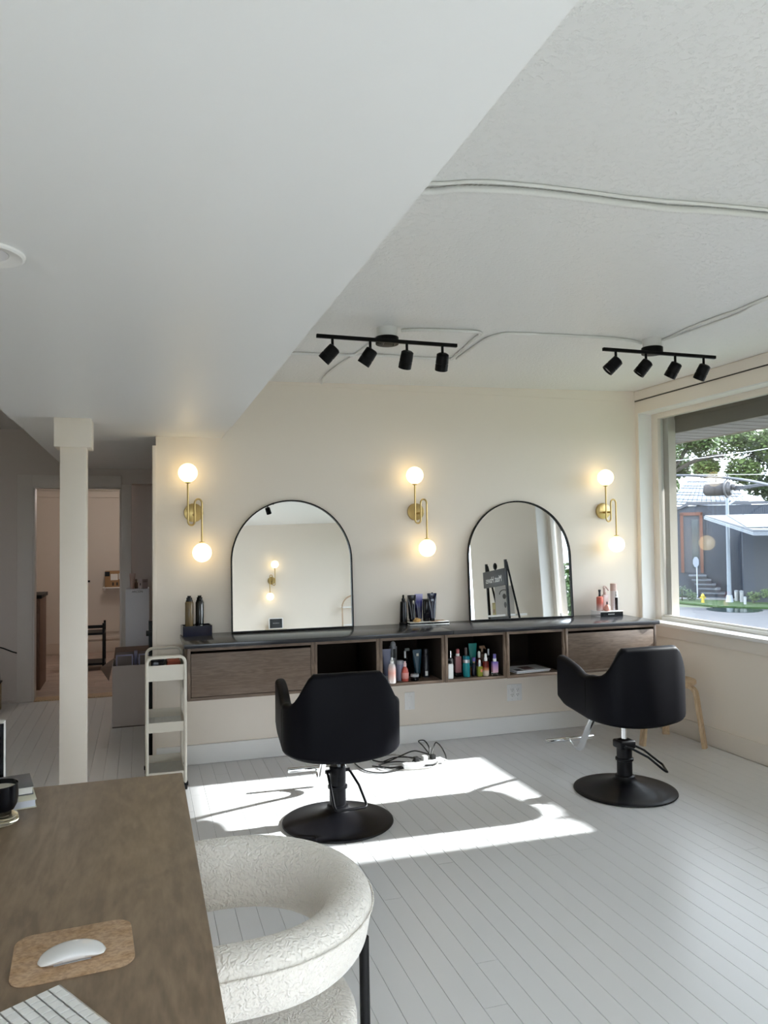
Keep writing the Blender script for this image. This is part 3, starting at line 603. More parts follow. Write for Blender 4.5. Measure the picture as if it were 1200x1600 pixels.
# colourful cubby (x -1.853..-1.448)
bottle('lotion_bottle', 'white oval bottle with a black pump at the left edge of the colourful cubby', 'bottle', (-1.830, -0.475, ZC), [('B', 'bottle_body', wh, (-0.019, 0.019, -0.014, 0.014, 0, 0.100), 0.006), ('L', 'cap', bl, [(0.010, 0.100), (0.010, 0.115), (0.004, 0.118), (0.004, 0.132), (0.010, 0.134), (0.010, 0.140)])], group=G2)
bottle('pump_bottle', 'clear silver bottle with a chrome cap in the colourful cubby', 'bottle', (-1.795, -0.40, ZC), [('L', 'bottle_body', paint((0.28, 0.30, 0.31), 0.12), cyb(0.018, 0.125)), ('L', 'cap', M['chrome'], [(0.011, 0.129), (0.011, 0.172), (0.008, 0.176)])], group=G2)
bottle('pump_bottle', 'tall mauve pink bottle with a rose cap in the colourful cubby', 'bottle', (-1.752, -0.42, ZC), [('B', 'bottle_body', paint((0.30, 0.13, 0.14), 0.25), (-0.021, 0.021, -0.019, 0.019, 0.028, 0.138), 0.005), ('B', 'bottle_foot', bl, (-0.021, 0.021, -0.019, 0.019, 0, 0.028), 0.003), ('L', 'collar', wh, [(0.013, 0.138), (0.013, 0.155)]), ('L', 'cap', paint((0.42, 0.11, 0.12), 0.3), [(0.012, 0.155), (0.012, 0.180), (0.008, 0.185)])], group=G2)
bottle('shampoo_bottle', 'squat teal bottle with a silver band in the colourful cubby', 'bottle', (-1.700, -0.445, ZC), [('L', 'bottle_body', paint((0.008, 0.20, 0.22), 0.25), [(0.023, 0), (0.0245, 0.003), (0.0245, 0.095)]), ('L', 'collar', M['silver'], [(0.0235, 0.095), (0.0235, 0.116)]), ('L', 'cap', paint((0.006, 0.13, 0.17), 0.25), [(0.0245, 0.116), (0.0245, 0.138), (0.023, 0.140)])], group=G2)
bottle('pump_bottle', 'slim smoky bottle with grey brown pump behind the squat teal bottle', 'bottle', (-1.665, -0.36, ZC), [('L', 'bottle_body', paint((0.12, 0.12, 0.12), 0.15), cyb(0.017, 0.135)), ('L', 'cap', paint((0.20, 0.16, 0.16), 0.3), [(0.009, 0.139), (0.009, 0.178), (0.006, 0.181)])], group=G2)
bottle('cosmetic_tube', 'bright teal squeeze tube standing tall at the back of the colourful cubby', 'tube', (-1.600, -0.33, ZC), [('L', 'cap', bl, [(0.020, 0), (0.020, 0.03)]), ('X', 'tube_body', paint((0.02, 0.24, 0.22), 0.35), (0.165, 0.020, 0.031), 0.03)], group=G2)
bottle('oil_bottle', 'small dark bottle with a violet cap in the colourful cubby', 'bottle', (-1.640, -0.435, ZC), [('L', 'bottle_body', paint((0.012, 0.014, 0.03), 0.12), cyb(0.016, 0.085)), ('L', 'collar', M['brass'], [(0.008, 0.088), (0.008, 0.098)]), ('L', 'cap', paint((0.13, 0.11, 0.33), 0.3), [(0.012, 0.098), (0.012, 0.122), (0.010, 0.124)])], group=G2)
bottle('oil_bottle', 'low amber bottle behind the violet capped bottle', 'bottle', (-1.655, -0.400, ZC), [('L', 'bottle_body', paint((0.16, 0.05, 0.012), 0.12), cyb(0.018, 0.06)), ('L', 'cap', bl, [(0.009, 0.064), (0.009, 0.08)])], group=G2)
bottle('dropper_bottle', 'olive green square dropper bottle with a white bulb in the colourful cubby', 'bottle', (-1.612, -0.465, ZC), [('B', 'bottle_body', paint((0.22, 0.24, 0.03), 0.12), (-0.017, 0.017, -0.014, 0.014, 0, 0.068), 0.003), ('L', 'collar', M['silver'], [(0.011, 0.068), (0.011, 0.090)]), ('L', 'bulb', wh, [(0.008, 0.090), (0.008, 0.104), (0.005, 0.112)]), ('B', 'bottle_label', paint((0.62, 0.22, 0.12), 0.4), (0.001, 0.0155, -0.0146, -0.013, 0.03, 0.05), 0.0002)], group=G2)
bottle('dropper_bottle', 'dropper bottle half deep red and half cream in the colourful cubby', 'bottle', (-1.562, -0.455, ZC), [('L', 'bottle_body', grad('red_cream', (0.72, 0.60, 0.50), (0.13, 0.012, 0.008), 'Z', 0.028, 0.062, 0.1, (0.55, 0.20, 0.07)), [(0.018, 0), (0.0225, 0.008), (0.0225, 0.094), (0.012, 0.100)]), ('L', 'collar', wh, [(0.012, 0.100), (0.012, 0.120)]), ('L', 'bulb', wh, [(0.009, 0.120), (0.009, 0.142), (0.005, 0.150)])], group=G2)
bottle('dropper_bottle', 'dark red dropper bottle with a grey white bulb behind the red and cream one', 'bottle', (-1.585, -0.40, ZC), [('L', 'bottle_body', paint((0.10, 0.014, 0.01), 0.12), cyb(0.018, 0.11)), ('L', 'bulb', wh, [(0.009, 0.114), (0.009, 0.150), (0.005, 0.158)])], group=G2)
bottle('spray_bottle', 'tan trigger spray bottle at the back of the colourful cubby', 'bottle', (-1.535, -0.34, ZC), [('L', 'bottle_body', paint((0.09, 0.05, 0.03), 0.3), cyb(0.02, 0.14)), ('B', 'trigger_head', paint((0.24, 0.14, 0.08), 0.4), (-0.022, 0.022, -0.008, 0.008, 0.165, 0.185), 0.005), ('T', 'trigger', paint((0.24, 0.14, 0.08), 0.4), [(0.0, 0, 0.145), (0.0, 0, 0.17)], 0.009), ('T', 'trigger', paint((0.24, 0.14, 0.08), 0.4), [(0.02, 0, 0.172), (0.028, 0, 0.160)], 0.004)], group=G2)
bottle('pump_bottle', 'slim black bottle with a silver cap behind the purple bottle', 'bottle', (-1.505, -0.38, ZC), [('L', 'bottle_body', bl, cyb(0.017, 0.12)), ('L', 'cap', M['silver'], [(0.008, 0.124), (0.008, 0.165), (0.006, 0.167)])], group=G2)
bottle('dropper_bottle', 'bottle fading violet to pink with a violet cap at the right of the cubby', 'bottle', (-1.500, -0.465, ZC), [('B', 'bottle_body', grad('violet_pink', (0.66, 0.42, 0.48), (0.13, 0.10, 0.40), 'Z', 0.02, 0.095, 0.2, (0.44, 0.26, 0.46)), (-0.021, 0.021, -0.017, 0.017, 0.018, 0.094), 0.005), ('B', 'bottle_foot', M['clear'], (-0.021, 0.021, -0.017, 0.017, 0, 0.018), 0.003), ('L', 'collar', wh, [(0.012, 0.094), (0.012, 0.114)]), ('L', 'cap', paint((0.13, 0.11, 0.35), 0.3), [(0.011, 0.114), (0.011, 0.142), (0.009, 0.144)])], group=G2)
# magazines
for k, (dx, dy, rz, col, lab) in enumerate(((0, 0, 0.12, (0.30, 0.32, 0.42), 'bluish magazine at the bottom of the cubby stack'), (0.012, 0.006, 0.06, (0.72, 0.71, 0.71), 'white covered magazine on top of the cubby stack'))):
    t = thing('magazine', lab, 'magazine', (-1.215 + dx, -0.36 + dy, ZC + 0.007 * k), rz, 'magazines in the cubby')
    bxo('pages', (-0.135, 0.135, -0.10, 0.10, 0.0003, 0.0055), M['paper'], t)
    bxo('cover', (-0.137, 0.137, -0.102, 0.102, 0.0056, 0.0066), paint(col, 0.35), t)
    if k: bxo('printed_patch', (-0.05, 0.04, -0.06, 0.05, 0.0066, 0.0068), paint((0.12, 0.06, 0.05), 0.4), t); bxo('printed_patch', (-0.12, -0.07, -0.08, -0.02, 0.0066, 0.0068), paint((0.02, 0.02, 0.03), 0.4), t)

# left tray with two spray cans
t = thing('display_tray', 'navy blue open display box holding two spray cans at the left counter end', 'tray', (-3.441, -0.072, CT), 0.06)
for a in ((-0.092, 0.092, -0.062, 0.062, 0, 0.006), (-0.092, 0.092, -0.062, -0.056, 0.006, 0.066), (-0.092, 0.092, 0.056, 0.062, 0.006, 0.066), (-0.092, -0.086, -0.056, 0.056, 0.006, 0.066), (0.086, 0.092, -0.056, 0.056, 0.006, 0.066)): bxo('panel', a, M['navy'], t)
bxo('divider', (-0.012, -0.008, -0.056, 0.056, 0.006, 0.066), bl, t)
canp = [('L', 'can_body', None, [(0.024, 0), (0.0265, 0.004), (0.0265, 0.205), (0.022, 0.214)]), ('L', 'shoulder', bl, [(0.0225, 0.214), (0.021, 0.222)]), ('L', 'cap', bl, [(0.0185, 0.222), (0.0185, 0.238), (0.012, 0.241), (0.012, 0.250)])]
mc = mat('gold_streaked_black', (0.16, 0.11, 0.05), 0.22, vary=0.95, vscale=14, bstretch=(3, 3, 0.5)); mc2 = mat('white_flecked_black', (0.012, 0.012, 0.012), 0.15)
canp[0] = canp[0][:2] + (mc,) + canp[0][3:]; bottle('spray_can', 'black and gold streaked spray can in the navy display box', 'spray can', (-3.486, -0.080, CT + 0.0065), canp, group='spray cans in the navy box')
canp[0] = canp[0][:2] + (mc2,) + canp[0][3:]; c2 = bottle('spray_can', 'glossy black spray can with a white label, right in the navy box', 'spray can', (-3.420, -0.075, CT + 0.0065), canp, group='spray cans in the navy box')
bxo('bottle_label', (0.004, 0.016, -0.0275, -0.020, 0.012, 0.060), wh, c2)
bxo('silver_strip', (0.010, 0.013, -0.0275, -0.020, 0.07, 0.195), M['silver'], c2)  # narrow silver strip up the front of the can

# centre tray with tubes and crystal
t = thing('booklet_tray', 'white edged black tray with coloured cards on the counter centre', 'tray', (-1.838, -0.072, CT), 0.02)
bxo('tray_base', (-0.150, 0.150, -0.060, 0.055, 0.0, 0.005), wh, t, bevel=0.001); bxo('tray_core', (-0.147, 0.147, -0.0585, 0.053, 0.005, 0.016), bl, t); bxo('tray_top', (-0.150, 0.150, -0.060, 0.055, 0.016, 0.020), M['paper'], t, bevel=0.001)
bxo('printed_patch', (0.02, 0.07, -0.058, -0.02, 0.020, 0.0204), paint((0.45, 0.20, 0.12), 0.5), t); bxo('printed_patch', (0.075, 0.14, -0.02, 0.03, 0.020, 0.0206), paint((0.55, 0.33, 0.18), 0.5), t)
ZT_ = CT + 0.0205
bottle('spray_bottle', 'black spray bottle standing left of the white edged tray', 'bottle', (-2.010, -0.062, CT), [('L', 'bottle_body', bl, [(0.031, 0), (0.031, 0.015), (0.026, 0.02), (0.023, 0.155), (0.021, 0.165)]), ('L', 'cap', bl, [(0.0125, 0.165), (0.0125, 0.185), (0.007, 0.188), (0.007, 0.208), (0.004, 0.212)])], group=G3)
def sq(name, label, x, y, m, w1_, w2_, h, z=ZT_): return bottle(name, label, 'tube', (x, y, z), [('L', 'cap', bl, [(w1_ * 0.8, 0), (w1_ * 0.8, 0.02)]), ('X', 'tube_body', m, (h, w1_, w2_), 0.02)], group=G3)
a = sq('cosmetic_tube', 'black squeeze tube with a pale gold crest, left on the centre tray', -1.950, -0.070, bl, 0.021, 0.032, 0.160); bxo('bottle_label', (0.004, 0.014, -0.0095, -0.006, 0.120, 0.150), paint((0.5, 0.47, 0.38), 0.3, 0.6), a, bevel=0.0005)
sq('cosmetic_tube', 'violet to navy squeeze tube on the centre tray', -1.893, -0.058, grad('violet_navy', (0.008, 0.008, 0.05), (0.42, 0.40, 0.66), 'Z', 0.07, 0.17, 0.25, (0.03, 0.03, 0.22)), 0.023, 0.031, 0.165)
bottle('lotion_bottle', 'slim black rectangular bottle between violet and navy tubes', 'bottle', (-1.845, -0.078, ZT_), [('B', 'bottle_body', bl, (-0.021, 0.021, -0.014, 0.014, 0, 0.148), 0.003), ('B', 'cap', paint((0.03, 0.03, 0.03), 0.2), (-0.022, 0.022, -0.015, 0.015, 0.1485, 0.158), 0.002)], group=G3)
a = sq('cosmetic_tube', 'navy squeeze tube with a silver crest, rightmost on the centre tray', -1.795, -0.068, M['navy'], 0.024, 0.036, 0.168); bxo('bottle_label', (-0.010, 0.010, -0.0100, -0.006, 0.130, 0.156), paint((0.35, 0.38, 0.45), 0.3, 0.6), a, bevel=0.0005); bxo('tab', (-0.004, 0.008, -0.002, 0.002, 0.195, 0.202), bl, a)
bm = B(); sphere(bm, (0, 0, 0.012), 0.028, 10, 6, s=(1.05, 0.7, 0.62))
rr = random.Random(5)
for v in bm.verts: v.co *= 1 + rr.uniform(-0.22, 0.16); v.co.z = max(v.co.z, 0)
o = mk('crystal', bm, mat('citrine', (0.72, 0.42, 0.16), 0.15, vary=0.5, vscale=60, spec=0.7)); o.location = (-1.928, -0.108, ZT_); tag(o, 'rough orange and white crystal on the front of the centre tray', 'crystal')

# right riser
t = thing('display_riser', 'clear and black display riser with pink bottles near the window', 'riser', (-0.384, -0.135, CT), 0.0)
bxo('acrylic_block', (-0.098, 0.098, -0.055, 0.075, 0.0002, 0.040), M['acrylic'], t, bevel=0.001); bxo('front_panel', (-0.098, 0.098, -0.0585, -0.0552, 0.0, 0.036), bl, t); bxo('top_plate', (-0.100, 0.100, -0.060, 0.077, 0.0402, 0.043), wh, t, bevel=0.001)
text('lettering', 'KÉRASTASE', 0.011, (-0.005, -0.0588, 0.020), (PI / 2, 0, 0), wh, t)
ZR = CT + 0.0432
pk = lambda c, r=0.15: paint(c, r)
bottle('pump_bottle', 'coral red bottle with a black pump at the left of the riser', 'bottle', (-0.450, -0.135, ZR), [('L', 'bottle_body', grad('coral_fade', (0.80, 0.62, 0.60), (0.80, 0.20, 0.15), 'Z', 0.01, 0.06, 0.1), [(0.022, 0), (0.0245, 0.004), (0.0245, 0.104), (0.012, 0.110)]), ('L', 'collar', bl, [(0.009, 0.110), (0.009, 0.118)]), ('L', 'cap', paint((0.05, 0.05, 0.06), 0.2), [(0.008, 0.118), (0.008, 0.145), (0.010, 0.147), (0.010, 0.160)])], group=G4)
bottle('spray_bottle', 'pale pink trigger spray bottle on the riser', 'bottle', (-0.388, -0.112, ZR), [('B', 'bottle_body', grad('pink_fade', (0.74, 0.50, 0.46), (0.80, 0.62, 0.58), 'Z', 0.0, 0.1, 0.2), (-0.024, 0.024, -0.016, 0.016, 0, 0.118), 0.005), ('L', 'collar', pk((0.72, 0.52, 0.46), 0.4), [(0.013, 0.118), (0.013, 0.140)]), ('T', 'trigger', pk((0.74, 0.55, 0.50), 0.4), [(-0.014, 0, 0.170), (-0.006, 0, 0.182), (0.008, 0, 0.180), (0.022, 0, 0.165), (0.034, 0, 0.150)], 0.006), ('T', 'trigger_head', pk((0.74, 0.55, 0.50), 0.4), [(-0.002, 0, 0.138), (-0.004, 0, 0.172)], 0.010)], group=G4)
bottle('perfume_bottle', 'small faceted rose pink flask with a black stopper in front on the riser', 'bottle', (-0.408, -0.168, ZR), [('L', 'bottle_body', pk((0.74, 0.36, 0.30), 0.08), [(0.018, 0), (0.026, 0.012), (0.023, 0.030), (0.010, 0.044), (0.006, 0.048)]), ('L', 'cap', bl, [(0.0045, 0.048), (0.0045, 0.070)])], group=G4)
bottle('serum_bottle', 'clear serum bottle with a dark centre and silver white pump', 'bottle', (-0.318, -0.158, ZR), [('L', 'bottle_core', paint((0.02, 0.015, 0.018), 0.1), [(0.011, 0.003), (0.011, 0.098)]), ('L', 'bottle_body', M['acrylic'], [(0.021, 0), (0.0215, 0.003), (0.0215, 0.100), (0.010, 0.104)]), ('L', 'collar', M['silver'], [(0.009, 0.104), (0.009, 0.122)]), ('L', 'cap', wh, [(0.009, 0.122), (0.008, 0.143), (0.005, 0.147)])], group=G4)
bottle('spray_can', 'tall white and rose aerosol can at the right of the riser', 'spray can', (-0.302, -0.098, ZR), [('L', 'can_body', pk((0.72, 0.66, 0.64), 0.3), [(0.024, 0), (0.024, 0.145)]), ('L', 'cap', pk((0.62, 0.44, 0.38), 0.35), [(0.0242, 0.145), (0.0242, 0.198), (0.022, 0.201)])], group=G4)

# ------------------------------------------------------------------ salon chairs
def band(bm, path, zb, zt, th, rad=0.02, tilt=None, K=3, mi=0, endround=True, slope=None):
    """sweep a rounded upright slab along a plan path; zb/zt/th functions of i"""
    n = len(path); rows = []
    for i, p in enumerate(path):
        a = path[max(i - 1, 0)]; b = path[min(i + 1, n - 1)]; t = Vector((b[0] - a[0], b[1] - a[1], 0)).normalized(); nn = Vector((t.y, -t.x, 0))
        z0, z1 = zb(i), zt(i); h = th(i) / 2; r = min(rad, h * 0.98, (z1 - z0) / 2 * 0.98); pts = []
        for cx, cz, a0 in ((h - r, z1 - r, 0), (-(h - r), z1 - r, PI / 2), (-(h - r), z0 + r, PI), (h - r, z0 + r, 1.5 * PI)):
            for k in range(K + 1):
                aa = a0 + (PI / 2) * k / K; pts.append((cx + r * math.cos(aa), cz + r * math.sin(aa)))
        row = []
        for u, z in pts:
            off = u + (tilt(i) * (z - z1) if tilt else 0)
            row.append(bm.verts.new(Vector((p[0], p[1], z)) + nn * off))
        rows.append(row)
    for a, b in zip(rows, rows[1:]): bridge(bm, a, b, mi)
    cap(bm, rows[0], mi, True); cap(bm, rows[-1], mi)
def salon_chair(label, x, y, rz, dz, lever_rot, foot_z=0.11):
    t = thing('salon_chair', label, 'chair', (x, y, 0), rz, 'black salon styling chairs')
    w_, yb, rc, yf = 0.262, -0.235, 0.13, 0.235; path = []
    for k in range(13): path.append((w_ + 0.012 * (k / 12), yf + (yb + rc - yf) * k / 12))
    for k in range(1, 10): a = (PI / 2) * k / 9; path.append((w_ + 0.012 - rc + rc * math.cos(a), yb + rc - rc * math.sin(a)))
    for k in range(1, 12): path.append(((w_ + 0.012 - rc) * (1 - k / 6), yb - 0.012 * math.sin(PI * k / 12)))
    path = path[:22] + path[22:]; half = [p for p in path if p[0] >= -1e-6]; path = half + [(-p[0], p[1]) for p in half[::-1] if p[0] > 1e-6]
    n = len(path)
    def sm(a, b, v): u = max(0, min(1, (v - a) / (b - a))); return u * u * (3 - 2 * u)
    def zt(i):
        px, py = abs(path[i][0]), path[i][1]
        if py < yb + rc * 1.02:
            s = max(0.0, math.atan2(yb + rc - py, px - (w_ + 0.012 - rc))) if px > w_ + 0.012 - rc else PI / 2
            base = 0.815 + dz - 0.004 * (px / 0.2)
            if px > 0.165: return base + (0.655 + dz - base) * sm(0.165, 0.268, px) * 1.0
            return base
        u = (py - (yb + rc)) / (yf - yb - rc); return 0.655 + dz + 0.060 * sm(0.05, 1.0, u) - 0.012 * math.sin(PI * min(1, u * 2.2)) * (u < 0.45)
    def zb(i):
        px, py = abs(path[i][0]), path[i][1]
        if py < yb + rc * 1.02: return 0.370 + dz + 0.032 * (px / 0.27) ** 2.2
        u = (py - (yb + rc)) / (yf - yb - rc); return 0.402 + dz + 0.034 * u + 0.025 * max(0, u - 0.8) / 0.2
    bm = B(); band(bm, path, zb, zt, lambda i: 0.058, 0.024, K=4)
    sh = mk('backrest', bm, M['leather'], t, smooth=True, ang=50)
    # stitched seams where the arm panels meet the back
    for s in (-1, 1):
        bm = B(); ii = [i for i in range(n) if path[i][0] * s > 0][11 if s > 0 else -12]; px, py = path[ii]
        nx = s; tube(bm, [(px + s * 0.0292, py, zb(ii) + 0.03), (px + s * 0.0294, py, zt(ii) - 0.03)], 0.0012, 6); mk('seam', bm, M['gblack'], sh, smooth=True)
    bm = B(); box(bm, -0.232, 0.232, -0.20, 0.225, 0.418 + dz, 0.495 + dz); mk('seat', bm, M['leather'], t, bevel=0.03, seg=4, ang=60)
    bm = B(); box(bm, -0.15, 0.15, -0.15, 0.15, 0.385 + dz, 0.417 + dz); mk('seat_plate', bm, M['base'], t, bevel=0.008)
    # inside back cushion
    bm = B(); cyl(bm, (0, 0, 0.27), (0, 0, 0.385 + dz), 0.016, n=20); mk('piston', bm, M['chrome'], t, smooth=True)
    bm = B(); lathe(bm, [(0.043, 0.03), (0.043, 0.285), (0.038, 0.292)], 32); mk('column', bm, M['base'], t, smooth=True)
    bm = B(); lathe(bm, [(0.044, 0.172), (0.051, 0.176), (0.051, 0.188), (0.044, 0.192)], 32); mk('column_ring', bm, M['base'], t, smooth=True)
    bm = B(); lathe(bm, [(0.286, 0), (0.290, 0.004), (0.288, 0.010), (0.274, 0.015), (0.258, 0.015), (0.19, 0.026), (0.11, 0.045), (0.072, 0.062), (0.058, 0.075), (0.056, 0.088), (0.047, 0.092)], 64); mk('base', bm, M['base'], t, smooth=True, ang=50)
    # pump lever loop
    lv = Matrix.Rotation(lever_rot, 4, 'Z'); L = lambda a: lv @ Vector(a)
    pts = [(-0.058, 0.0, 0.262), (-0.062, -0.03, 0.258), (-0.075, -0.12, 0.215), (-0.083, -0.20, 0.150), (-0.080, -0.215, 0.140), (-0.070, -0.222, 0.136), (0.070, -0.222, 0.136), (0.080, -0.215, 0.140), (0.083, -0.20, 0.150), (0.075, -0.12, 0.215), (0.062, -0.03, 0.258), (0.058, 0.0, 0.262)]
    bm = B(); tube(bm, [L(p) for p in pts], 0.0065, 10); mk('pump_lever', bm, M['base'], t, smooth=True, ang=60)
    bm = B(); cyl(bm, L((-0.066, 0, 0.262)), L((0.066, 0, 0.262)), 0.009, n=12); mk('pivot', bm, M['base'], t, smooth=True)
    if dz > 0: bm = B(); box(bm, -0.05, 0.05, -0.045, 0.045, 0.245, 0.292); o = mk('pump_head', bm, M['base'], t, bevel=0.01, seg=3)
    # chrome footrest
    fz = foot_z + dz; fr = thing('footrest', '', ''); del fr['label'], fr['category']; fr.parent = t; fr['label'] = 'chrome T shaped footrest'
    pts = cr_spline([(0, 0.20, 0.395 + dz), (0, 0.285, 0.33 + dz), (0, 0.40, 0.17 + dz), (0, 0.455, 0.085 + dz), (0, 0.51, 0.065 + dz), (0, 0.56, 0.085 + dz), (0, 0.575, 0.105 + dz)], 6)
    bm = B(); tube(bm, pts, 0.006, 12, flat=0.019); mk('strut', bm, M['chrome'], fr, smooth=True, ang=60)
    bm = B(); cyl(bm, (-0.175, 0.582, fz), (0.175, 0.582, fz), 0.0145, n=24); mk('cross_bar', bm, M['chrome'], fr, bevel=0.002)
    return t
salon_chair('black salon chair nearer the viewer, seen from behind at the left station', -2.808, -1.285, math.radians(-2), 0.0, math.radians(6))
salon_chair('black salon chair nearer the window at the right station', -1.122, -1.37, math.radians(0.5), 0.045, math.radians(62), 0.105)

# ------------------------------------------------------------------ stool
t = thing('stool', 'round birch bentwood stool behind the window side salon chair', 'stool', (-0.215, -0.622, 0), math.radians(-60))
bm = B(); lathe(bm, [(0.0, 0.425), (0.175, 0.425), (0.178, 0.430), (0.178, 0.446), (0.174, 0.45), (0.0, 0.45)], 48); mk('seat', bm, M['birch'], t, smooth=True)
for k in range(3):
    a = 2 * PI * k / 3; ca, sa = math.cos(a), math.sin(a); w_ = 0.024
    prof = [(0.02, 0.412), (0.12, 0.412), (0.155, 0.405), (0.176, 0.385), (0.186, 0.355), (0.205, 0.22), (0.236, 0.0)]; th = 0.022; pts = cr_spline([(r, 0, z) for r, z in prof], 5); bm = B(); rows = []
    for i, p in enumerate(pts):
        d = (pts[min(i + 1, len(pts) - 1)] - pts[max(i - 1, 0)]).normalized(); nn = Vector((d.z, 0, -d.x)); rows.append([])
        for s, q in ((-1, -1), (1, -1), (1, 1), (-1, 1)):
            v = p + nn * (q * th / 2); y = s * w_; rows[-1].append(bm.verts.new((v.x * ca - y * sa, v.x * sa + y * ca, max(0, v.z))))
    for p, q in zip(rows, rows[1:]): bridge(bm, p, q)
    cap(bm, rows[0], 0, True); cap(bm, rows[-1]); mk('leg', bm, M['birch'], t, smooth=True, ang=40)

# ------------------------------------------------------------------ cable pile and power strip
t = thing('power_strip', 'white power strip lying among black cables on the sunlit floor', 'power strip', (-2.03, -0.53, 0), 0.12)
bxo('strip_body', (-0.12, 0.12, -0.025, 0.025, 0.001, 0.034), M['whitep'], t, bevel=0.005)
for k in range(3): bxo('plug', (-0.085 + k * 0.06, -0.055 + k * 0.06, -0.018, 0.018, 0.034, 0.062), M['cord'] if k != 1 else M['whitep'], t, bevel=0.003)
bm = B(); bxo('charger', (-2.20, -2.12, -0.59, -0.54, 0.001, 0.036), M['whitep'], None, bevel=0.004); bm.free(); tag(bpy.data.objects['charger'], 'small white power adapter left of the power strip', 'power adapter')
cabs = [([(-2.46, -0.36, 0.006), (-2.44, -0.52, 0.006), (-2.36, -0.60, 0.006), (-2.24, -0.585, 0.008), (-2.15, -0.545, 0.02), (-2.10, -0.52, 0.05)], 'black cable curling left from the pile toward the near salon chair'),
 ([(-2.33, -0.33, 0.006), (-2.26, -0.40, 0.008), (-2.17, -0.44, 0.05), (-2.09, -0.46, 0.078), (-2.03, -0.50, 0.07), (-2.0, -0.53, 0.062)], 'black cable arching highest at the left of the pile'),
 ([(-2.00, -0.52, 0.064), (-2.03, -0.47, 0.11), (-2.05, -0.45, 0.135), (-2.01, -0.45, 0.135), (-1.99, -0.48, 0.10), (-2.0, -0.52, 0.064)], 'small upright loop of black cable above the power strip'),
 ([(-1.99, -0.52, 0.064), (-1.955, -0.48, 0.10), (-1.93, -0.46, 0.118), (-1.90, -0.47, 0.09), (-1.875, -0.48, 0.04), (-1.87, -0.48, 0.01)], 'black cable bending in a peak at the right of the pile'),
 ([(-2.37, -0.45, 0.006), (-2.30, -0.50, 0.006), (-2.20, -0.53, 0.008), (-2.10, -0.545, 0.01), (-2.0, -0.56, 0.006), (-1.93, -0.545, 0.006)], 'black cable lying flat in front of the power strip'),
 ([(-2.33, -0.47, 0.014), (-2.25, -0.43, 0.012), (-2.18, -0.47, 0.02), (-2.14, -0.53, 0.014), (-2.22, -0.57, 0.014), (-2.30, -0.54, 0.014), (-2.33, -0.49, 0.014)], 'ring of black cable left of the white adapter'),
 ([(-2.27, -0.38, 0.006), (-2.2, -0.40, 0.03), (-2.12, -0.42, 0.03), (-2.06, -0.47, 0.03), (-2.02, -0.475, 0.012), (-1.95, -0.47, 0.01)], 'black cable running along the back of the pile')]
for p, lab in cabs:
    bm = B(); tube(bm, cr_spline(p, 8), 0.0042, 8); tag(mk('power_cable', bm, M['cord'], smooth=True, ang=70), lab, 'cable', 'loose cables on the floor')
for p, lab in (([(-2.32, -0.46, 0.005), (-2.27, -0.55, 0.005), (-2.18, -0.60, 0.005), (-2.05, -0.605, 0.005), (-1.97, -0.57, 0.01), (-1.95, -0.53, 0.03)], 'thin grey cable looping in front of the power strip'), ([(-1.93, -0.50, 0.03), (-1.88, -0.50, 0.012), (-1.87, -0.53, 0.006), (-1.93, -0.57, 0.006), (-1.97, -0.565, 0.006)], 'white cable curling at the right end of the pile'), ([(-2.30, -0.28, 0.006), (-2.22, -0.26, 0.006), (-2.16, -0.30, 0.02), (-2.20, -0.33, 0.03), (-2.13, -0.39, 0.03), (-2.07, -0.44, 0.012)], 'grey coiled cable behind the pile near the baseboard')):
    bm = B(); tube(bm, cr_spline(p, 8), 0.0035, 8); tag(mk('power_cable', bm, paint((0.40, 0.38, 0.35), 0.5) if 'white' not in lab else M['whitep'], smooth=True, ang=70), lab, 'cable', 'loose cables on the floor')

# ------------------------------------------------------------------ rolling cart
t = thing('rolling_cart', 'cream three tier metal rolling cart at the left end of the vanity', 'cart', (-3.643, -0.30, 0), 0.0)
for yy, nm in ((-0.205, 'frame_front'), (0.19, 'frame_back')):
    pts = [(-0.108, yy, 0.045), (-0.108, yy, 0.745)] + [(-0.108 + 0.035 - 0.035 * math.cos(a), yy, 0.745 + 0.035 * math.sin(a) + 0.005) for a in [PI / 2 * k / 6 for k in range(7)]]
    pts += [(-p[0], p[1], p[2]) for p in pts[::-1]]
    bm = B(); tube(bm, pts, 0.0095, 12); mk('tube_frame', bm, M['cartp'], t, smooth=True, ang=60)
for z0, z1 in ((0.647, 0.738), (0.348, 0.405), (0.062, 0.115)):
    tr_ = thing('tray', '', ''); del tr_['label'], tr_['category']; tr_.parent = t
    for a in ((-0.100, 0.100, -0.205, -0.201, z0, z1), (-0.100, 0.100, 0.186, 0.190, z0, z1), (-0.104, -0.100, -0.205, 0.19, z0, z1), (0.100, 0.104, -0.205, 0.19, z0, z1)): bxo('side', a, M['cartp'], tr_)
    bm = B()
    for k in range(25): x = -0.098 + k * 0.00817; box(bm, x, x + 0.0016, -0.2, 0.186, z0 + 0.002, z0 + 0.004)
    for k in range(45): y = -0.198 + k * 0.0087; box(bm, -0.1, 0.1, y, y + 0.0016, z0 + 0.002, z0 + 0.0042)
    o = mk('wire_floor', bm, M['mesh'], tr_); o['kind'] = 'stuff'
for sx in (-0.108, 0.108):
    for yy in (-0.205, 0.19):
        c = thing('caster', '', ''); del c['label'], c['category']; c.parent = t; c['label'] = 'black swivel caster'
        bm = B(); cyl(bm, (sx - 0.011, yy + 0.012, 0.0225), (sx + 0.011, yy + 0.012, 0.0225), 0.0225, n=20); mk('wheel', bm, M['gblack'], c, bevel=0.002)
        bm = B(); box(bm, sx - 0.016, sx + 0.016, yy - 0.008, yy + 0.02, 0.028, 0.05); mk('fork', bm, M['black'], c, bevel=0.003)
zt0 = 0.6515
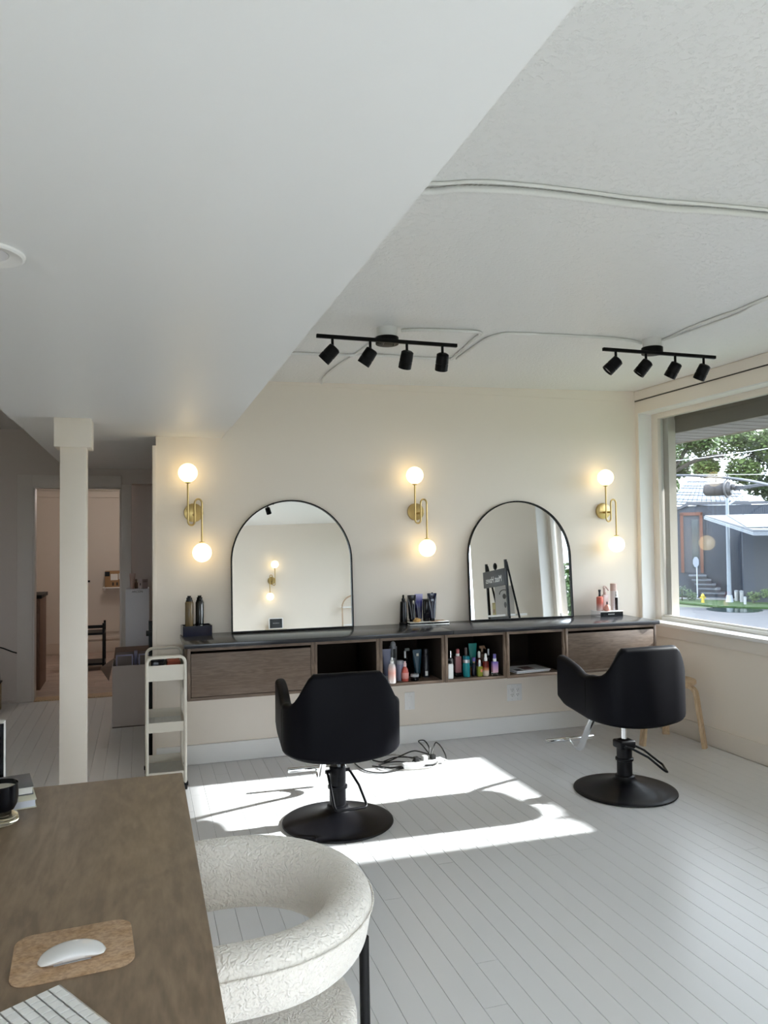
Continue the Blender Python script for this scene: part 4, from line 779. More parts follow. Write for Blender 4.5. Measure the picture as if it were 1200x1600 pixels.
bottle('storage_box', 'black box in the top tray of the rolling cart', 'box', (-3.690, -0.33, zt0), [('B', 'box_body', bl, (-0.036, 0.036, -0.07, 0.07, 0, 0.095), 0.003), ('B', 'lid', M['black'], (-0.038, 0.038, -0.072, 0.072, 0.0955, 0.104), 0.002)])
bottle('pouch', 'rust red pouch in the top tray of the rolling cart', 'pouch', (-3.600, -0.33, zt0), [('B', 'pouch_body', paint((0.30, 0.06, 0.03), 0.6), (-0.035, 0.045, -0.06, 0.06, 0, 0.092), 0.012), ('B', 'flap', paint((0.34, 0.08, 0.04), 0.6), (-0.025, 0.035, -0.064, -0.02, 0.085, 0.103), 0.006)])
bottle('storage_box', 'small grey green box beside the rust red pouch in the cart', 'box', (-3.636, -0.20, zt0), [('B', 'box_body', paint((0.16, 0.17, 0.14), 0.5), (-0.08, 0.08, -0.04, 0.04, 0, 0.085), 0.003), ('B', 'lid', paint((0.20, 0.21, 0.18), 0.5), (-0.082, 0.082, -0.042, 0.042, 0.0855, 0.092), 0.002)])

# ------------------------------------------------------------------ hall and storage clutter
t = thing('cardboard_box', 'open greyish cardboard box with flaps up, on the hall floor behind the cart', 'box', (-3.86, 1.40, 0))
for a in ((-0.14, 0.19, -0.20, -0.195, 0, 0.482), (-0.14, 0.19, 0.195, 0.20, 0, 0.482), (-0.14, -0.135, -0.195, 0.195, 0, 0.482), (0.185, 0.19, -0.195, 0.195, 0, 0.482), (-0.14, 0.19, -0.2, 0.2, 0, 0.006)): bxo('box_side', a, M['carton'], t)
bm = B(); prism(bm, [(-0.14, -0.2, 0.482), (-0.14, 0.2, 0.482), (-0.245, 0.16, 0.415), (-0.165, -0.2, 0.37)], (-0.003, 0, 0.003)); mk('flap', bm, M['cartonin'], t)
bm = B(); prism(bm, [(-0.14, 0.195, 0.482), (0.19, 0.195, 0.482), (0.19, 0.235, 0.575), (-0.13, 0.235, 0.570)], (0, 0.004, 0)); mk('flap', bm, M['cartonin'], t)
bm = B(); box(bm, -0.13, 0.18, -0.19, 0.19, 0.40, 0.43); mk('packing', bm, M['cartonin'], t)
for k, (x0, x1, lab) in enumerate(((-0.12, 0.015, 'lilac grey inner carton on the left inside the open cardboard box'), (0.055, 0.18, 'lilac grey inner carton on the right inside the open cardboard box'))):
    c = thing('small_carton', lab, 'box', (-3.86, 1.40, 0.4305)); bxo('carton_body', (x0, x1, 0.02, 0.185, 0, 0.105), M['cartonin'] if 0 else paint((0.20, 0.17, 0.17), 0.7), c, bevel=0.002)
    for q in ((x0, x0 + 0.012), (x1 - 0.012, x1)): bxo('tape', (q[0], q[1], 0.018, 0.0195, 0, 0.105), M['lilac'], c)
    bxo('top_edge', (x0, x1, 0.018, 0.0195, 0.095, 0.107), M['lilac'], c)
bxo('bottle_wrap', (-3.840, -3.812, 1.50, 1.56, 0.4305, 0.548), M['lilac'], None, bevel=0.003); tag(bpy.data.objects['bottle_wrap'], 'pale lilac folded card standing between two inner cartons', 'card')

t = thing('tall_carton', 'tall glossy grey carton standing against the hall wall', 'carton', (-3.80, 2.14, 0))
bxo('carton_body', (-0.115, 0.085, -0.14, 0.14, 0, 1.02), M['greybox'], t, bevel=0.003); bxo('lid', (-0.117, 0.087, -0.142, 0.142, 0.50, 1.031), M['greybox'], t, bevel=0.003)
text('lettering', 'ARCON', 0.026, (-0.015, -0.1425, 1.008), (PI / 2, 0, 0), M['print_'], t)
bottle('cosmetic_tube', 'pink squeeze tube standing on the tall grey carton', 'tube', (-3.858, 2.07, 1.0315), [('L', 'cap', paint((0.42, 0.28, 0.24), 0.4), [(0.016, 0), (0.016, 0.02)]), ('X', 'tube_body', paint((0.45, 0.31, 0.27), 0.3), (0.11, 0.018, 0.026), 0.02)])
bottle('oil_bottle', 'small amber brown bottle beside the pink tube on the tall carton', 'bottle', (-3.826, 2.09, 1.0315), [('L', 'bottle_body', paint((0.13, 0.05, 0.02), 0.2), cyb(0.014, 0.06)), ('L', 'cap', paint((0.10, 0.05, 0.03), 0.3), [(0.009, 0.064), (0.009, 0.085)])])
bottle('product_box', 'narrow pale pink product box on the tall carton', 'box', (-3.788, 2.06, 1.0315), [('B', 'box_body', paint((0.58, 0.50, 0.52), 0.4), (-0.013, 0.013, -0.013, 0.013, 0, 0.088), 0.001), ('B', 'printed_patch', M['print_'], (-0.006, 0.002, -0.0135, -0.012, 0.03, 0.05), 0.0002)])
bottle('product_box', 'wider dusky pink product box at the right on the tall carton', 'box', (-3.745, 2.07, 1.0315), [('B', 'box_body', paint((0.27, 0.20, 0.20), 0.5), (-0.028, 0.02, -0.02, 0.02, 0, 0.085), 0.001), ('B', 'printed_patch', paint((0.16, 0.11, 0.11), 0.5), (-0.02, 0.012, -0.0205, -0.019, 0.055, 0.07), 0.0002)])
# half-hidden dark door with a black latch, behind the end of the back wall
d2 = struct(thing('door_2', '', '', (0, 0, 0))); del d2['label'], d2['category']
bxo('door_slab', (-3.735, -3.70, 0.17, 0.22, 0.01, 0.93), M['black'], d2, bevel=0.002)
bxo('latch', (-3.752, -3.700, 0.14, 0.17, 0.835, 0.868), M['black'], d2, bevel=0.002)
bm = B(); tube(bm, cr_spline([(-5.05, 2.44, 0.53), (-4.98, 2.47, 0.505), (-4.90, 2.485, 0.465), (-4.828, 2.488, 0.44)], 6), 0.006, 8); tag(mk('draped_cable', bm, M['cord'], smooth=True), 'black cord draped on the damaged hall wall at the far left', 'cord')
t = thing('shopping_bag', 'black handled kraft bag at the far left edge by the hall wall', 'bag', (-5.03, 2.2, 0))
bxo('bag_body', (-0.10, 0.075, -0.07, 0.07, 0, 0.235), paint((0.45, 0.35, 0.20), 0.7), t, bevel=0.004); bxo('rim', (-0.103, 0.082, -0.073, 0.073, 0.2352, 0.250), M['black'], t, bevel=0.002)
bm = B(); tube(bm, [(0.02 + 0.05 * math.cos(a), 0, 0.25 + 0.25 * math.sin(a)) for a in [PI * k / 12 for k in range(13)]], 0.006, 8); mk('handle', bm, M['black'], t, smooth=True)
# plaster scars on the hall wall (raised chips)
# storage room furniture
t = thing('base_cabinet', 'brown cabinet with a dark top just inside the storage doorway', 'cabinet', (-5.15, 3.3, 0))
bxo('cabinet_body', (-0.42, 0.415, -0.25, 0.25, 0.0, 0.90), wood('cab_brown', (0.14, 0.075, 0.05), (0.20, 0.115, 0.08), 3, (6, 6, 1), 0.5, 0.1), t, bevel=0.002); bxo('cabinet_top', (-0.42, 0.43, -0.27, 0.26, 0.90, 0.935), M['black'], t, bevel=0.002)
t = thing('metal_rack', 'low black metal rack in the storage room seen beside the post', 'rack', (-4.39, 4.2, 0))
for sx in (-0.2, 0.2):
    for sy in (-0.16, 0.16): bxo('post', (sx - 0.012, sx + 0.012, sy - 0.012, sy + 0.012, 0, 0.53), M['black'], t)
for z in (0.06, 0.40): bxo('shelf', (-0.21, 0.21, -0.17, 0.17, z, z + 0.025), M['black'], t)
bxo('rail', (-0.2, 0.2, -0.17, -0.155, 0.475, 0.51), M['black'], t)
t = thing('wall_shelf', 'narrow pale wall shelf in the storage room under the brown carton', 'shelf', (-4.12, 5.4, 0.845))
bxo('board', (-0.14, 0.35, -0.12, 0.08, 0.0, 0.014), M['white'], t, bevel=0.001); bxo('bracket', (-0.125, -0.11, -0.08, 0.10, -0.03, 0.0), M['white'], t); bxo('bracket', (0.28, 0.295, -0.08, 0.10, -0.03, 0.0), M['white'], t)
t = thing('brown_carton', 'brown printed carton with white labels on the storage wall shelf', 'carton', (-4.09, 5.38, 0.8595))
bxo('carton_body', (-0.14, 0.25, -0.09, 0.09, 0, 0.205), M['brownbox'], t, bevel=0.002)
bxo('shipping_label', (-0.07, 0.02, -0.0915, -0.090, 0.09, 0.17), M['paper'], t); bxo('shipping_label', (0.03, 0.12, -0.0915, -0.090, 0.10, 0.175), M['paper'], t); bxo('tape', (-0.14, -0.08, -0.0915, -0.090, 0.14, 0.2), M['black'], t)
for k in range(3): bxo('printed_mark', (-0.05 + 0.05 * k, -0.03 + 0.05 * k, -0.0915, -0.090, 0.02, 0.06), M['print_'], t)
bm = B(); cyl(bm, (0, 0, 0), (0, -0.04, 0), 0.016, n=16); o = mk('door_knob', bm, M['black'], bevel=0.003); o.location = (-4.02, 5.5, 0.585); tag(o, 'small black knob on the storage room wall right of the rack', 'knob')
bxo('wall_hook', (-4.56, -4.42, 5.47, 5.5, 0.92, 0.945), M['black'], None, bevel=0.002); tag(bpy.data.objects['wall_hook'], 'small black hook on the storage wall beside the post', 'hook')

# ------------------------------------------------------------------ desk and things on it
DX, DY, DZ = -3.660, -2.690, 0.75
t = thing('desk', 'large walnut veneer desk with rounded grain in the lower left foreground', 'desk', (0, 0, 0))
bm = B(); box(bm, -5.3, DX, -4.35, DY, DZ - 0.028, DZ); mk('desktop', bm, M['desk'], t, bevel=0.003)
for a in ((-5.25, -5.21, -4.30, -2.95, 0, DZ - 0.028), (-4.28, -4.24, -4.30, -2.95, 0, DZ - 0.028)): bxo('leg_panel', a, M['desk'], t, bevel=0.002)
bxo('modesty_panel', (-5.21, -4.28, -3.05, -3.03, 0.2, DZ - 0.028), M['desk'], t)
def roundrect(cx, cy, hx, hy, r, n=8):
    out = []
    for sx, sy, a0 in ((1, 1, 0), (-1, 1, PI / 2), (-1, -1, PI), (1, -1, 1.5 * PI)):
        for k in range(n + 1): a = a0 + PI / 2 * k / n; out.append((cx + sx * (hx - r) + r * math.cos(a), cy + sy * (hy - r) + r * math.sin(a)))
    return out
bm = B(); prism(bm, [(x, y, 0.0) for x, y in roundrect(0, 0, 0.100, 0.086, 0.032)], (0, 0, 0.0032)); o = mk('mouse_pad', bm, M['cork'], bevel=0.0006); o.location = (-3.897, -3.697, DZ); o.rotation_euler.z = math.radians(4)
tag(o, 'cork mouse pad with rounded corners on the desk', 'mouse pad')
t = thing('computer_mouse', 'low arched white computer mouse resting on the cork pad', 'mouse', (-3.898, -3.722, DZ + 0.0033), math.radians(7))
def mouse_mesh(z0, zs):
    bm = B(); N, K = 22, 20; rows = []
    for i in range(N + 1):
        u = -1 + 2 * i / N; x = 0.0555 * u; hw = 0.0285 * (1 - abs(u) ** 5) ** 0.5 if abs(u) < 1 else 0.002; hw = max(hw, 0.003)
        top = 0.0215 * (1 - 0.80 * u * u); bot = z0
        row = []
        for k in range(K):
            a = 2 * PI * k / K; cy = math.cos(a); s = math.sin(a); y = hw * (abs(cy) ** 0.75) * (1 if cy > 0 else -1)
            z = bot + (top - bot) * (0.62 + 0.38 * (abs(s) ** 0.8)) if s > 0 else bot + (top - bot) * (0.62 - 0.62 * (abs(s) ** 0.6))
            row.append(bm.verts.new((x, y * (1 if s > 0 else 0.86), z)))
        rows.append(row)
    for a, b in zip(rows, rows[1:]): bridge(bm, a, b)
    cap(bm, rows[0], 0, True); cap(bm, rows[-1]); return bm
mk('shell', mouse_mesh(0.001, 1), mat('mouse_white', (0.80, 0.80, 0.80), 0.12, coat=0.6), t, smooth=True, ang=60)
bxo('foot', (-0.03, 0.03, -0.018, 0.018, 0.0, 0.002), M['greyp'], t)
# keyboard
kdir = math.atan2(-0.135, 0.084)
t = thing('keyboard', 'slim white keyboard with grey row gaps at the lower left of the desk', 'keyboard', (-3.911, -3.814, DZ), kdir)
# local x runs along the long side, local -y across the rows
bxo('chassis', (-0.004, 0.275, -0.118, 0.004, 0.0015, 0.0075), M['silver'], t, bevel=0.0015)
bm = B(); box(bm, 0, 0.0160, 0, 0.0160, 0.0076, 0.0098); bmesh.ops.bevel(bm, geom=[e for e in bm.edges if all(v.co.z > 0.009 for v in e.verts)], offset=0.0008, segments=1, affect='EDGES')
k0 = mk('key', bm, M['whitep'], t)
kx = []
for r_ in range(6):
    y = -0.0165 - r_ * 0.0190; x = 0.0
    for c_ in range(14):
        wk = 0.0182 if not (r_ in (1, 2, 3) and c_ in (0, 13)) else 0.0182
        if r_ == 5 and 4 <= c_ <= 8:
            if c_ == 4: o = k0.copy(); COL.objects.link(o); o.location = (x, y, 0); o.scale.x = 5.9
            x += 0.0192; continue
        if r_ == 0 and c_ == 0: o = k0
        else: o = k0.copy(); COL.objects.link(o)
        o.location = (x, y, 0); o.scale.x = 1.10; x += 0.0192
# mug
t = thing('glass_tumbler', 'black glass tumbler with a clear amber base at the far left of the desk', 'cup', (-4.137, -2.965, DZ + 0.0005))
bm = B(); lathe(bm, [(0.046, 0.0), (0.049, 0.004), (0.047, 0.016), (0.036, 0.024), (0.030, 0.028)], 40); mk('base', bm, M['amber'], t, smooth=True)
bm = B(); rows = []
for r, z in ((0.028, 0.0285), (0.038, 0.033), (0.046, 0.048), (0.0475, 0.062), (0.0475, 0.098), (0.0455, 0.0985), (0.0455, 0.062), (0.043, 0.050), (0.030, 0.040)):
    rows.append([bm.verts.new((r * math.cos(2 * PI * i / 40), r * math.sin(2 * PI * i / 40), z)) for i in range(40)])
for a, b in zip(rows, rows[1:]): bridge(bm, a, b)
cap(bm, rows[0], 0, True); cap(bm, rows[-1]); mk('bowl', bm, M['gblack'], t, smooth=True)
bm = B(); lathe(bm, [(0.0, 0.0805), (0.045, 0.0805), (0.045, 0.086), (0.0, 0.086)], 32); mk('wax', bm, mat('wax', (0.62, 0.60, 0.52), 0.5), t)
def book(label, x, y, z, w_, d, h, rz, cover, pages=M['paper']):
    t = thing('book', label, 'book', (x, y, z), rz, 'books lying on the desk')
    bxo('pages', (-w_ + 0.003, -0.003, -d / 2 + 0.003, d / 2 - 0.003, 0.003, h - 0.003), pages, t)
    for a in ((-w_, 0, -d / 2, d / 2, 0.0005, 0.003), (-w_, 0, -d / 2, d / 2, h - 0.003, h)): bxo('cover', a, cover, t, bevel=0.0008)
    bxo('spine', (-w_, -w_ + 0.003, -d / 2, d / 2, 0.003, h - 0.003), cover, t)
book('cream edged white book at the bottom of the stack behind the tumbler', -4.072, -2.80, DZ, 0.16, 0.155, 0.024, 0.20, paint((0.62, 0.60, 0.48), 0.4), paint((0.66, 0.68, 0.74), 0.5))
book('dark covered book on top of the stack behind the tumbler', -4.082, -2.772, DZ + 0.0242, 0.15, 0.13, 0.024, 0.20, paint((0.12, 0.12, 0.13), 0.35))
t = thing('book', 'black upright book with printed white page edges at the left image edge', 'book', (-4.152, -2.785, DZ))
t.location = (-4.215, -2.60, DZ); bxo('cover', (-0.11, 0.006, -0.002, 0.002, 0.0, 0.20), bl, t); bxo('pages', (-0.105, 0.002, 0.0022, 0.06, 0.002, 0.198), M['paper'], t)
t.location = (-4.157, -2.80, DZ); 
# keep the upright book clear of the lying stack
t.location = (-4.17, -2.715, DZ); bpy.data.objects

# ------------------------------------------------------------------ boucle armchair
AC = Vector((-3.585, -3.455)); 
t = thing('armchair', 'cream boucle tub armchair with black legs pulled up to the desk', 'armchair', (AC.x, AC.y, 0), math.radians(3))
rr_ = 0.262; path = [(-0.34 + 0.34 * k / 8, -rr_) for k in range(8)] + [(rr_ * math.sin(a) * 0.98, -rr_ * math.cos(a)) for a in [PI * k / 24 for k in range(25)]] + [(-0.34 * k / 8, rr_) for k in range(1, 9)]
n_ = len(path)
bm = B(); band(bm, path, lambda i: 0.582 - 0.018 * min(1, i / (n_ * 0.75)), lambda i: 0.722, lambda i: 0.105, 0.05, tilt=lambda i: 0.18, K=6); bk = mk('backrest', bm, M['boucle'], t, smooth=True, ang=70, subd=1)
bm = B(); prism(bm, [(x, y, 0.35) for x, y in roundrect(-0.045, 0, 0.305, 0.262, 0.24, 12)], (0, 0, 0.115)); mk('seat', bm, M['boucle'], t, bevel=0.03, seg=4, ang=70)
# piping seam on the outer face
def outer(i, z, off=0.0545):
    a = path[max(i - 1, 0)]; b = path[min(i + 1, n_ - 1)]; tt = Vector((b[0] - a[0], b[1] - a[1], 0)).normalized(); nn = Vector((tt.y, -tt.x, 0)); return Vector((path[i][0], path[i][1], z)) + nn * (off + 0.18 * (z - 0.722))
bm = B(); tube(bm, [outer(i, 0.684, 0.0535) for i in range(n_)], 0.0022, 6); mk('piping', bm, M['boucle'], bk, smooth=True)
for lx, ly, lz in ((0.285, -0.05, 0.575), (0.25, 0.135, 0.56), (-0.26, -0.25, 0.40), (-0.26, 0.25, 0.40)):
    bm = B()
    if lx > 0: cyl(bm, (lx, ly, 0), (lx - 0.004, ly, lz), 0.0115, n=16)
    else: cyl(bm, (lx, ly * 0.8, 0), (lx, ly * 0.8, lz), 0.0115, n=16)
    mk('leg', bm, M['black'], t, smooth=True)
bm = B(); tube(bm, [(0.285, -0.05, 0.34), (0.25, 0.135, 0.34), (-0.26, 0.2, 0.34), (-0.26, -0.2, 0.34)], 0.008, 8, closed=True); mk('under_frame', bm, M['black'], t, smooth=True)

# ------------------------------------------------------------------ things behind the viewer that the mirrors show
t = thing('ledge_shelf', 'small pale ledge holding a black sign, reflected in the left mirror', 'shelf', (-1.72, -7.3, 0.86))
bxo('board', (-0.17, 0.17, 0.0, 0.12, 0, 0.02), paint((0.60, 0.52, 0.40), 0.5), t, bevel=0.002); bxo('lower_board', (-0.15, 0.15, 0.0, 0.10, -0.045, -0.02), M['white'], t, bevel=0.002); bxo('bracket', (-0.12, 0.12, 0.0, 0.03, -0.02, 0.0), M['black'], t)
t = thing('framed_sign', 'small framed black sign with pale lettering reflected in the left mirror', 'sign', (-1.72, -7.22, 0.8805))
bxo('frame', (-0.115, 0.115, -0.01, 0.01, 0, 0.175), M['white'], t, bevel=0.002); bxo('sign_face', (-0.100, 0.100, 0.01, 0.012, 0.014, 0.160), paint((0.03, 0.035, 0.04), 0.3), t)
text('lettering', 'we appreciate you', 0.014, (0.0, 0.0125, 0.092), (PI / 2, 0, PI), M['whitep'], t)
t = thing('arched_shelf', 'white arched shelf unit with warm light reflected at the left mirror edge', 'shelf', (-0.42, -7.27, 0.55))
for z in (0.0, 0.33, 0.62): bxo('shelf', (-0.2, 0.2, 0.0, 0.16, z, z + 0.02), M['white'], t)
bm = B(); tube(bm, [(0.2, 0.08, 0), (0.2, 0.08, 0.62)] + [(0.2 * math.cos(a), 0.08, 0.62 + 0.2 * math.sin(a)) for a in [PI * k / 12 for k in range(1, 12)]] + [(-0.2, 0.08, 0.62), (-0.2, 0.08, 0)], 0.012, 8); mk('arch_frame', bm, paint((0.55, 0.40, 0.28), 0.4), t, smooth=True)
# ladder display with a header sign against the right wall
t = thing('display_stand', 'black A frame display stand with a lettered header, reflected in the right mirror', 'display stand', (-0.22, -2.36, 0))
for s in (-1, 1):
    y = s * 0.27
    bxo('front_post', (-0.112, -0.088, y - 0.012, y + 0.012, 0, 1.48), M['black'], t)
    bm = B(); tube(bm, [(-0.088, y, 1.46), (0.17, y, 0.0)], 0.011, 8); mk('rear_leg', bm, M['black'], t, smooth=True)
bxo('header_board', (-0.135, -0.113, -0.30, 0.30, 1.215, 1.39), paint((0.03, 0.03, 0.034), 0.45), t, bevel=0.002)
text('lettering', 'Must Haves', 0.095, (-0.1355, 0.0, 1.29), (PI / 2, 0, -PI / 2), M['whitep'], t)
bxo('shelf', (-0.13, 0.11, -0.25, 0.25, 0.90, 0.92), M['white'], t, bevel=0.002); bxo('shelf', (-0.13, 0.14, -0.25, 0.25, 0.45, 0.47), M['white'], t, bevel=0.002)
bxo('cross_bar', (-0.10, -0.08, -0.26, 0.26, 0.875, 0.899), M['black'], t)
bm = B(); sphere(bm, (0, 0, 0.038), 0.038, 16, 10, s=(0.5, 0.9, 1)); o = mk('knob_ornament', bm, M['black'], smooth=True); o.location = (-0.344, -2.32, 1.3905); tag(o, 'dark round ornament on top of the display stand header', 'ornament')
t = thing('art_print', 'white card with an abstract black line drawing on the display stand', 'print', (-0.24, -2.37, 0.921)); t.rotation_euler = (0, 0, math.radians(-60))
bxo('card', (-0.002, 0.002, -0.10, 0.10, 0, 0.30), paint((0.62, 0.60, 0.58), 0.6), t)
bm = B(); tube(bm, [(-0.0035, 0.05 * math.cos(a), 0.21 + 0.05 * math.sin(a)) for a in [PI * k / 12 for k in range(13)]], 0.004, 6); mk('drawn_arc', bm, M['print_'], t)
bm = B(); sphere(bm, (-0.003, 0, 0.19), 0.022, 14, 8, s=(0.08, 0.9, 1.3)); mk('drawn_shape', bm, paint((0.12, 0.12, 0.12), 0.6), t); bm = B(); sphere(bm, (-0.003, 0.005, 0.10), 0.016, 14, 8, s=(0.08, 0.9, 2.0)); mk('drawn_shape', bm, paint((0.2, 0.2, 0.2), 0.6), t)
bottle('gift_box', 'mustard and tan box on the display stand shelf', 'box', (-0.27, -2.54, 0.921), [('B', 'box_body', paint((0.50, 0.42, 0.16), 0.5), (-0.03, 0.03, -0.045, 0.045, 0, 0.13), 0.003), ('B', 'bow', paint((0.40, 0.26, 0.20), 0.6), (-0.034, -0.028, -0.02, 0.02, 0.02, 0.06), 0.002)])

# ------------------------------------------------------------------ outside
Wd = Vector((0.6633, 0.7483, 0)); Ud = Vector((0.7483, -0.6633, 0))
def out(u, w_, z): return Vector((CAMLOC.x, CAMLOC.y, 0)) + Wd * w_ + Ud * u + Vector((0, 0, z))
ANG = math.atan2(Ud.y, Ud.x)
def obox(bm, u0, u1, w0, w1, z0, z1, mi=0):
    vs = [bm.verts.new(out(u, w_, z)) for u in (u0, u1) for w_ in (w0, w1) for z in (z0, z1)]
    for f in ((0, 1, 3, 2), (4, 6, 7, 5), (0, 4, 5, 1), (2, 3, 7, 6), (0, 2, 6, 4), (1, 5, 7, 3)): bm.faces.new([vs[i] for i in f]).material_index = mi
def oo(name, a, m, parent=None): bm = B(); obox(bm, *a); return mk(name, bm, m, parent)
GZ = -3.75
asph = mat('asphalt', (0.034, 0.037, 0.046), 0.6, bump=0.3, bscale=20, bdist=0.01, vary=0.15, vscale=0.3)
gm = mat('lawn', (0.030, 0.062, 0.016), 0.9, bump=0.6, bscale=12, bdist=0.03, vary=0.3, vscale=3)
struct(oo('ground', (-140, 140, -140, 140, GZ - 0.3, GZ - 0.05), mat('soil', (0.08, 0.10, 0.06), 0.95)))
struct(oo('street', (-50, 50, 12, 57.5, GZ - 0.05, GZ), asph))
bm = B(); pts = [(-6, 61.2), (-3.0, 60.6), (-1.6, 59.2), (-0.4, 58.3), (1.2, 57.9), (3, 57.8), (12, 57.6), (12, 62.9), (-6, 62.9)]
prism(bm, [out(u, w_, GZ - 0.02) for u, w_ in pts], (0, 0, 0.12)); o = mk('lawn', bm, gm); tag(o, 'strip of green lawn across the street seen through the window', 'lawn')
struct(oo('sidewalk', (-12, 14, 62.9, 64.1, GZ, GZ + 0.15), mat('concrete', (0.14, 0.145, 0.15), 0.8)))
bm = B(); prism(bm, [out(0.75 + 1.75 * math.cos(a), 56.4 + 1.9 * math.sin(a), GZ + 0.002) for a in [2 * PI * k / 32 for k in range(32)]], (0, 0, 0.02)); tag(mk('reflection_patch', bm, mat('reflection_dark', (0.012, 0.022, 0.02), 0.15)), 'dark oval at the street curb standing in for a window glass reflection', 'reflection_patch')  # dark oval modelled in place of a reflection in the window glass
# hydrant
hy = thing('fire_hydrant', 'yellow fire hydrant on the lawn outside', 'fire hydrant', out(-1.27, 60.4, GZ + 0.1))
ym = mat('hydrant_yellow', (0.36, 0.28, 0.03), 0.4)
bm = B(); lathe(bm, [(0.13, 0), (0.13, 0.04), (0.10, 0.05), (0.10, 0.42), (0.14, 0.44), (0.14, 0.48)], 16); mk('barrel', bm, ym, hy, smooth=True)
bm = B(); lathe(bm, [(0.13, 0.48), (0.12, 0.56), (0.07, 0.62), (0.03, 0.64), (0.03, 0.68)], 16); mk('bonnet', bm, ym, hy, smooth=True)
for s in (-1, 1): bm = B(); cyl(bm, Vector((0, 0, 0.36)), Vector((0, 0, 0.36)) + Ud * 0.2 * s, 0.06, n=12); mk('nozzle', bm, ym, hy, smooth=True)
# stop sign (seen from behind)
sg = thing('road_sign', 'octagonal road sign seen from the back beyond the window', 'road sign', out(-1.72, 63.9, GZ + 0.15))
bm = B(); cyl(bm, (0, 0, 0), (0, 0, 2.4), 0.045, n=10); mk('sign_post', bm, paint((0.36, 0.40, 0.48), 0.4), sg, smooth=True)
bm = B(); d = (Wd + Ud * 1.5).normalized(); sd = Vector((d.y, -d.x, 0)); prism(bm, [Vector((0, 0, 2.78)) + d * -0.05 + (sd * math.cos(a) + Vector((0, 0, 1)) * math.sin(a)) * 0.43 for a in [PI / 8 + PI / 4 * k for k in range(8)]], d * -0.02); mk('sign_plate', bm, paint((0.12, 0.145, 0.19), 0.4), sg)
# street light
sp = thing('street_light', 'slender pale street light pole rising in front of the grey house', 'street light', out(0.52, 61.5, GZ + 0.1))
bm = B(); cyl(bm, (0, 0, 0), (0, 0, 8.6), 0.16, 0.10, n=12); mk('pole', bm, paint((0.17, 0.20, 0.24), 0.35), sp, smooth=True)
bm = B(); cyl(bm, (0, 0, 0), (0, 0, 0.5), 0.27, 0.2, n=12); mk('pole_base', bm, paint((0.30, 0.34, 0.40), 0.5), sp, smooth=True)
bm = B(); tube(bm, [Vector((0, 0, 7.1)), Vector((0, 0, 7.35)) + Ud * 0.35, Vector((0, 0, 8.05)) + Ud * 1.4], 0.07, 8); mk('arm', bm, paint((0.42, 0.48, 0.56), 0.35), sp, smooth=True)
# small items at the kerb
for k, (u, w_, h, r, c, lab) in enumerate(((1.02, 62.6, 0.8, 0.14, (0.30, 0.31, 0.31), 'white bin beside the street light base'), (1.33, 61.7, 0.85, 0.12, (0.28, 0.29, 0.30), 'second pale bin right of the street light'), (1.50, 59.8, 0.55, 0.09, (0.28, 0.29, 0.30), 'low white marker post on the lawn'))):
    bb = thing('bin', lab, 'bin', out(u, w_, GZ + 0.1)); bm = B(); lathe(bm, [(r, 0), (r * 1.15, h * 0.85)], 12); mk('bin_body', bm, paint(c, 0.5), bb, smooth=True); bm = B(); lathe(bm, [(r * 1.2, h * 0.85), (r * 1.2, h * 0.95), (r * 0.4, h)], 12); mk('lid', bm, paint((0.2, 0.22, 0.24), 0.5), bb, smooth=True)
# house across the street
hs = thing('house', 'dark blue grey timber clad house with shingle roof across the street', 'house', (0, 0, 0))
clad = mat('dark_cladding', (0.030, 0.038, 0.055), 0.6); HZ = GZ + 0.1
bm = B(); obox(bm, -3.3, 12, 66.2, 80, HZ, 3.62); mk('wall', bm, clad, hs)
bm = B(); obox(bm, -0.95, 12, 57.0, 66.2, HZ, 2.0)
bm.free()
nbat = 0; bt0 = None
for k in range(36):
    u = -1.0 + k * 0.145
    bm = B(); obox(bm, u, u + 0.125, 66.10, 66.2, HZ, 3.62); mk('cladding_board', bm, clad, hs)
bm = B(); prism(bm, [out(-3.4, 66.0, 3.35), out(-2.3, 66.0, 3.95), out(9, 66.0, 3.80), out(9, 66.0, 3.62), out(-2.2, 66.0, 3.70), out(-3.4, 66.0, 3.2)], Wd * 0.5); mk('roof_edge', bm, paint((0.06, 0.065, 0.08), 0.5), hs)
rm = mat('grey_shingles', (0.12, 0.14, 0.17), 0.8)
rf = None
P00, P10, P11, P01 = out(-4.2, 69, 3.9), out(2.6, 69, 3.4), out(0.8, 75, 6.15), out(-2.6, 75, 6.25)
bm = B(); prism(bm, [P00, P10, P11, P01], Wd * 0.3); rf = mk('roof', bm, rm, hs)
for r_ in range(11):
    f0, f1 = r_ / 11, (r_ + 1) / 11; a0, b0_ = P00.lerp(P01, f0), P10.lerp(P11, f0); a1, b1_ = P00.lerp(P01, f1), P10.lerp(P11, f1); nsh = 17
    for c_ in range(nsh):
        if nbat > 180: break
        g0, g1 = c_ / nsh + 0.004, (c_ + 1) / nsh - 0.004; off = Vector((0, 0, 0.05)) - Wd * 0.06
        bm = B(); prism(bm, [a0.lerp(b0_, g0) + off * 1.3, a0.lerp(b0_, g1) + off * 1.3, a1.lerp(b1_, g1) + off * 0.6, a1.lerp(b1_, g0) + off * 0.6], (0, 0, 0.02 + 0.02 * ((r_ * 7 + c_ * 3) % 3)))
        mk('shingle', bm, paint(((0.13, 0.15, 0.18), (0.17, 0.19, 0.23), (0.15, 0.17, 0.205))[(r_ * 5 + c_) % 3], 0.8), rf); nbat += 1
dm = paint((0.10, 0.040, 0.028), 0.6)
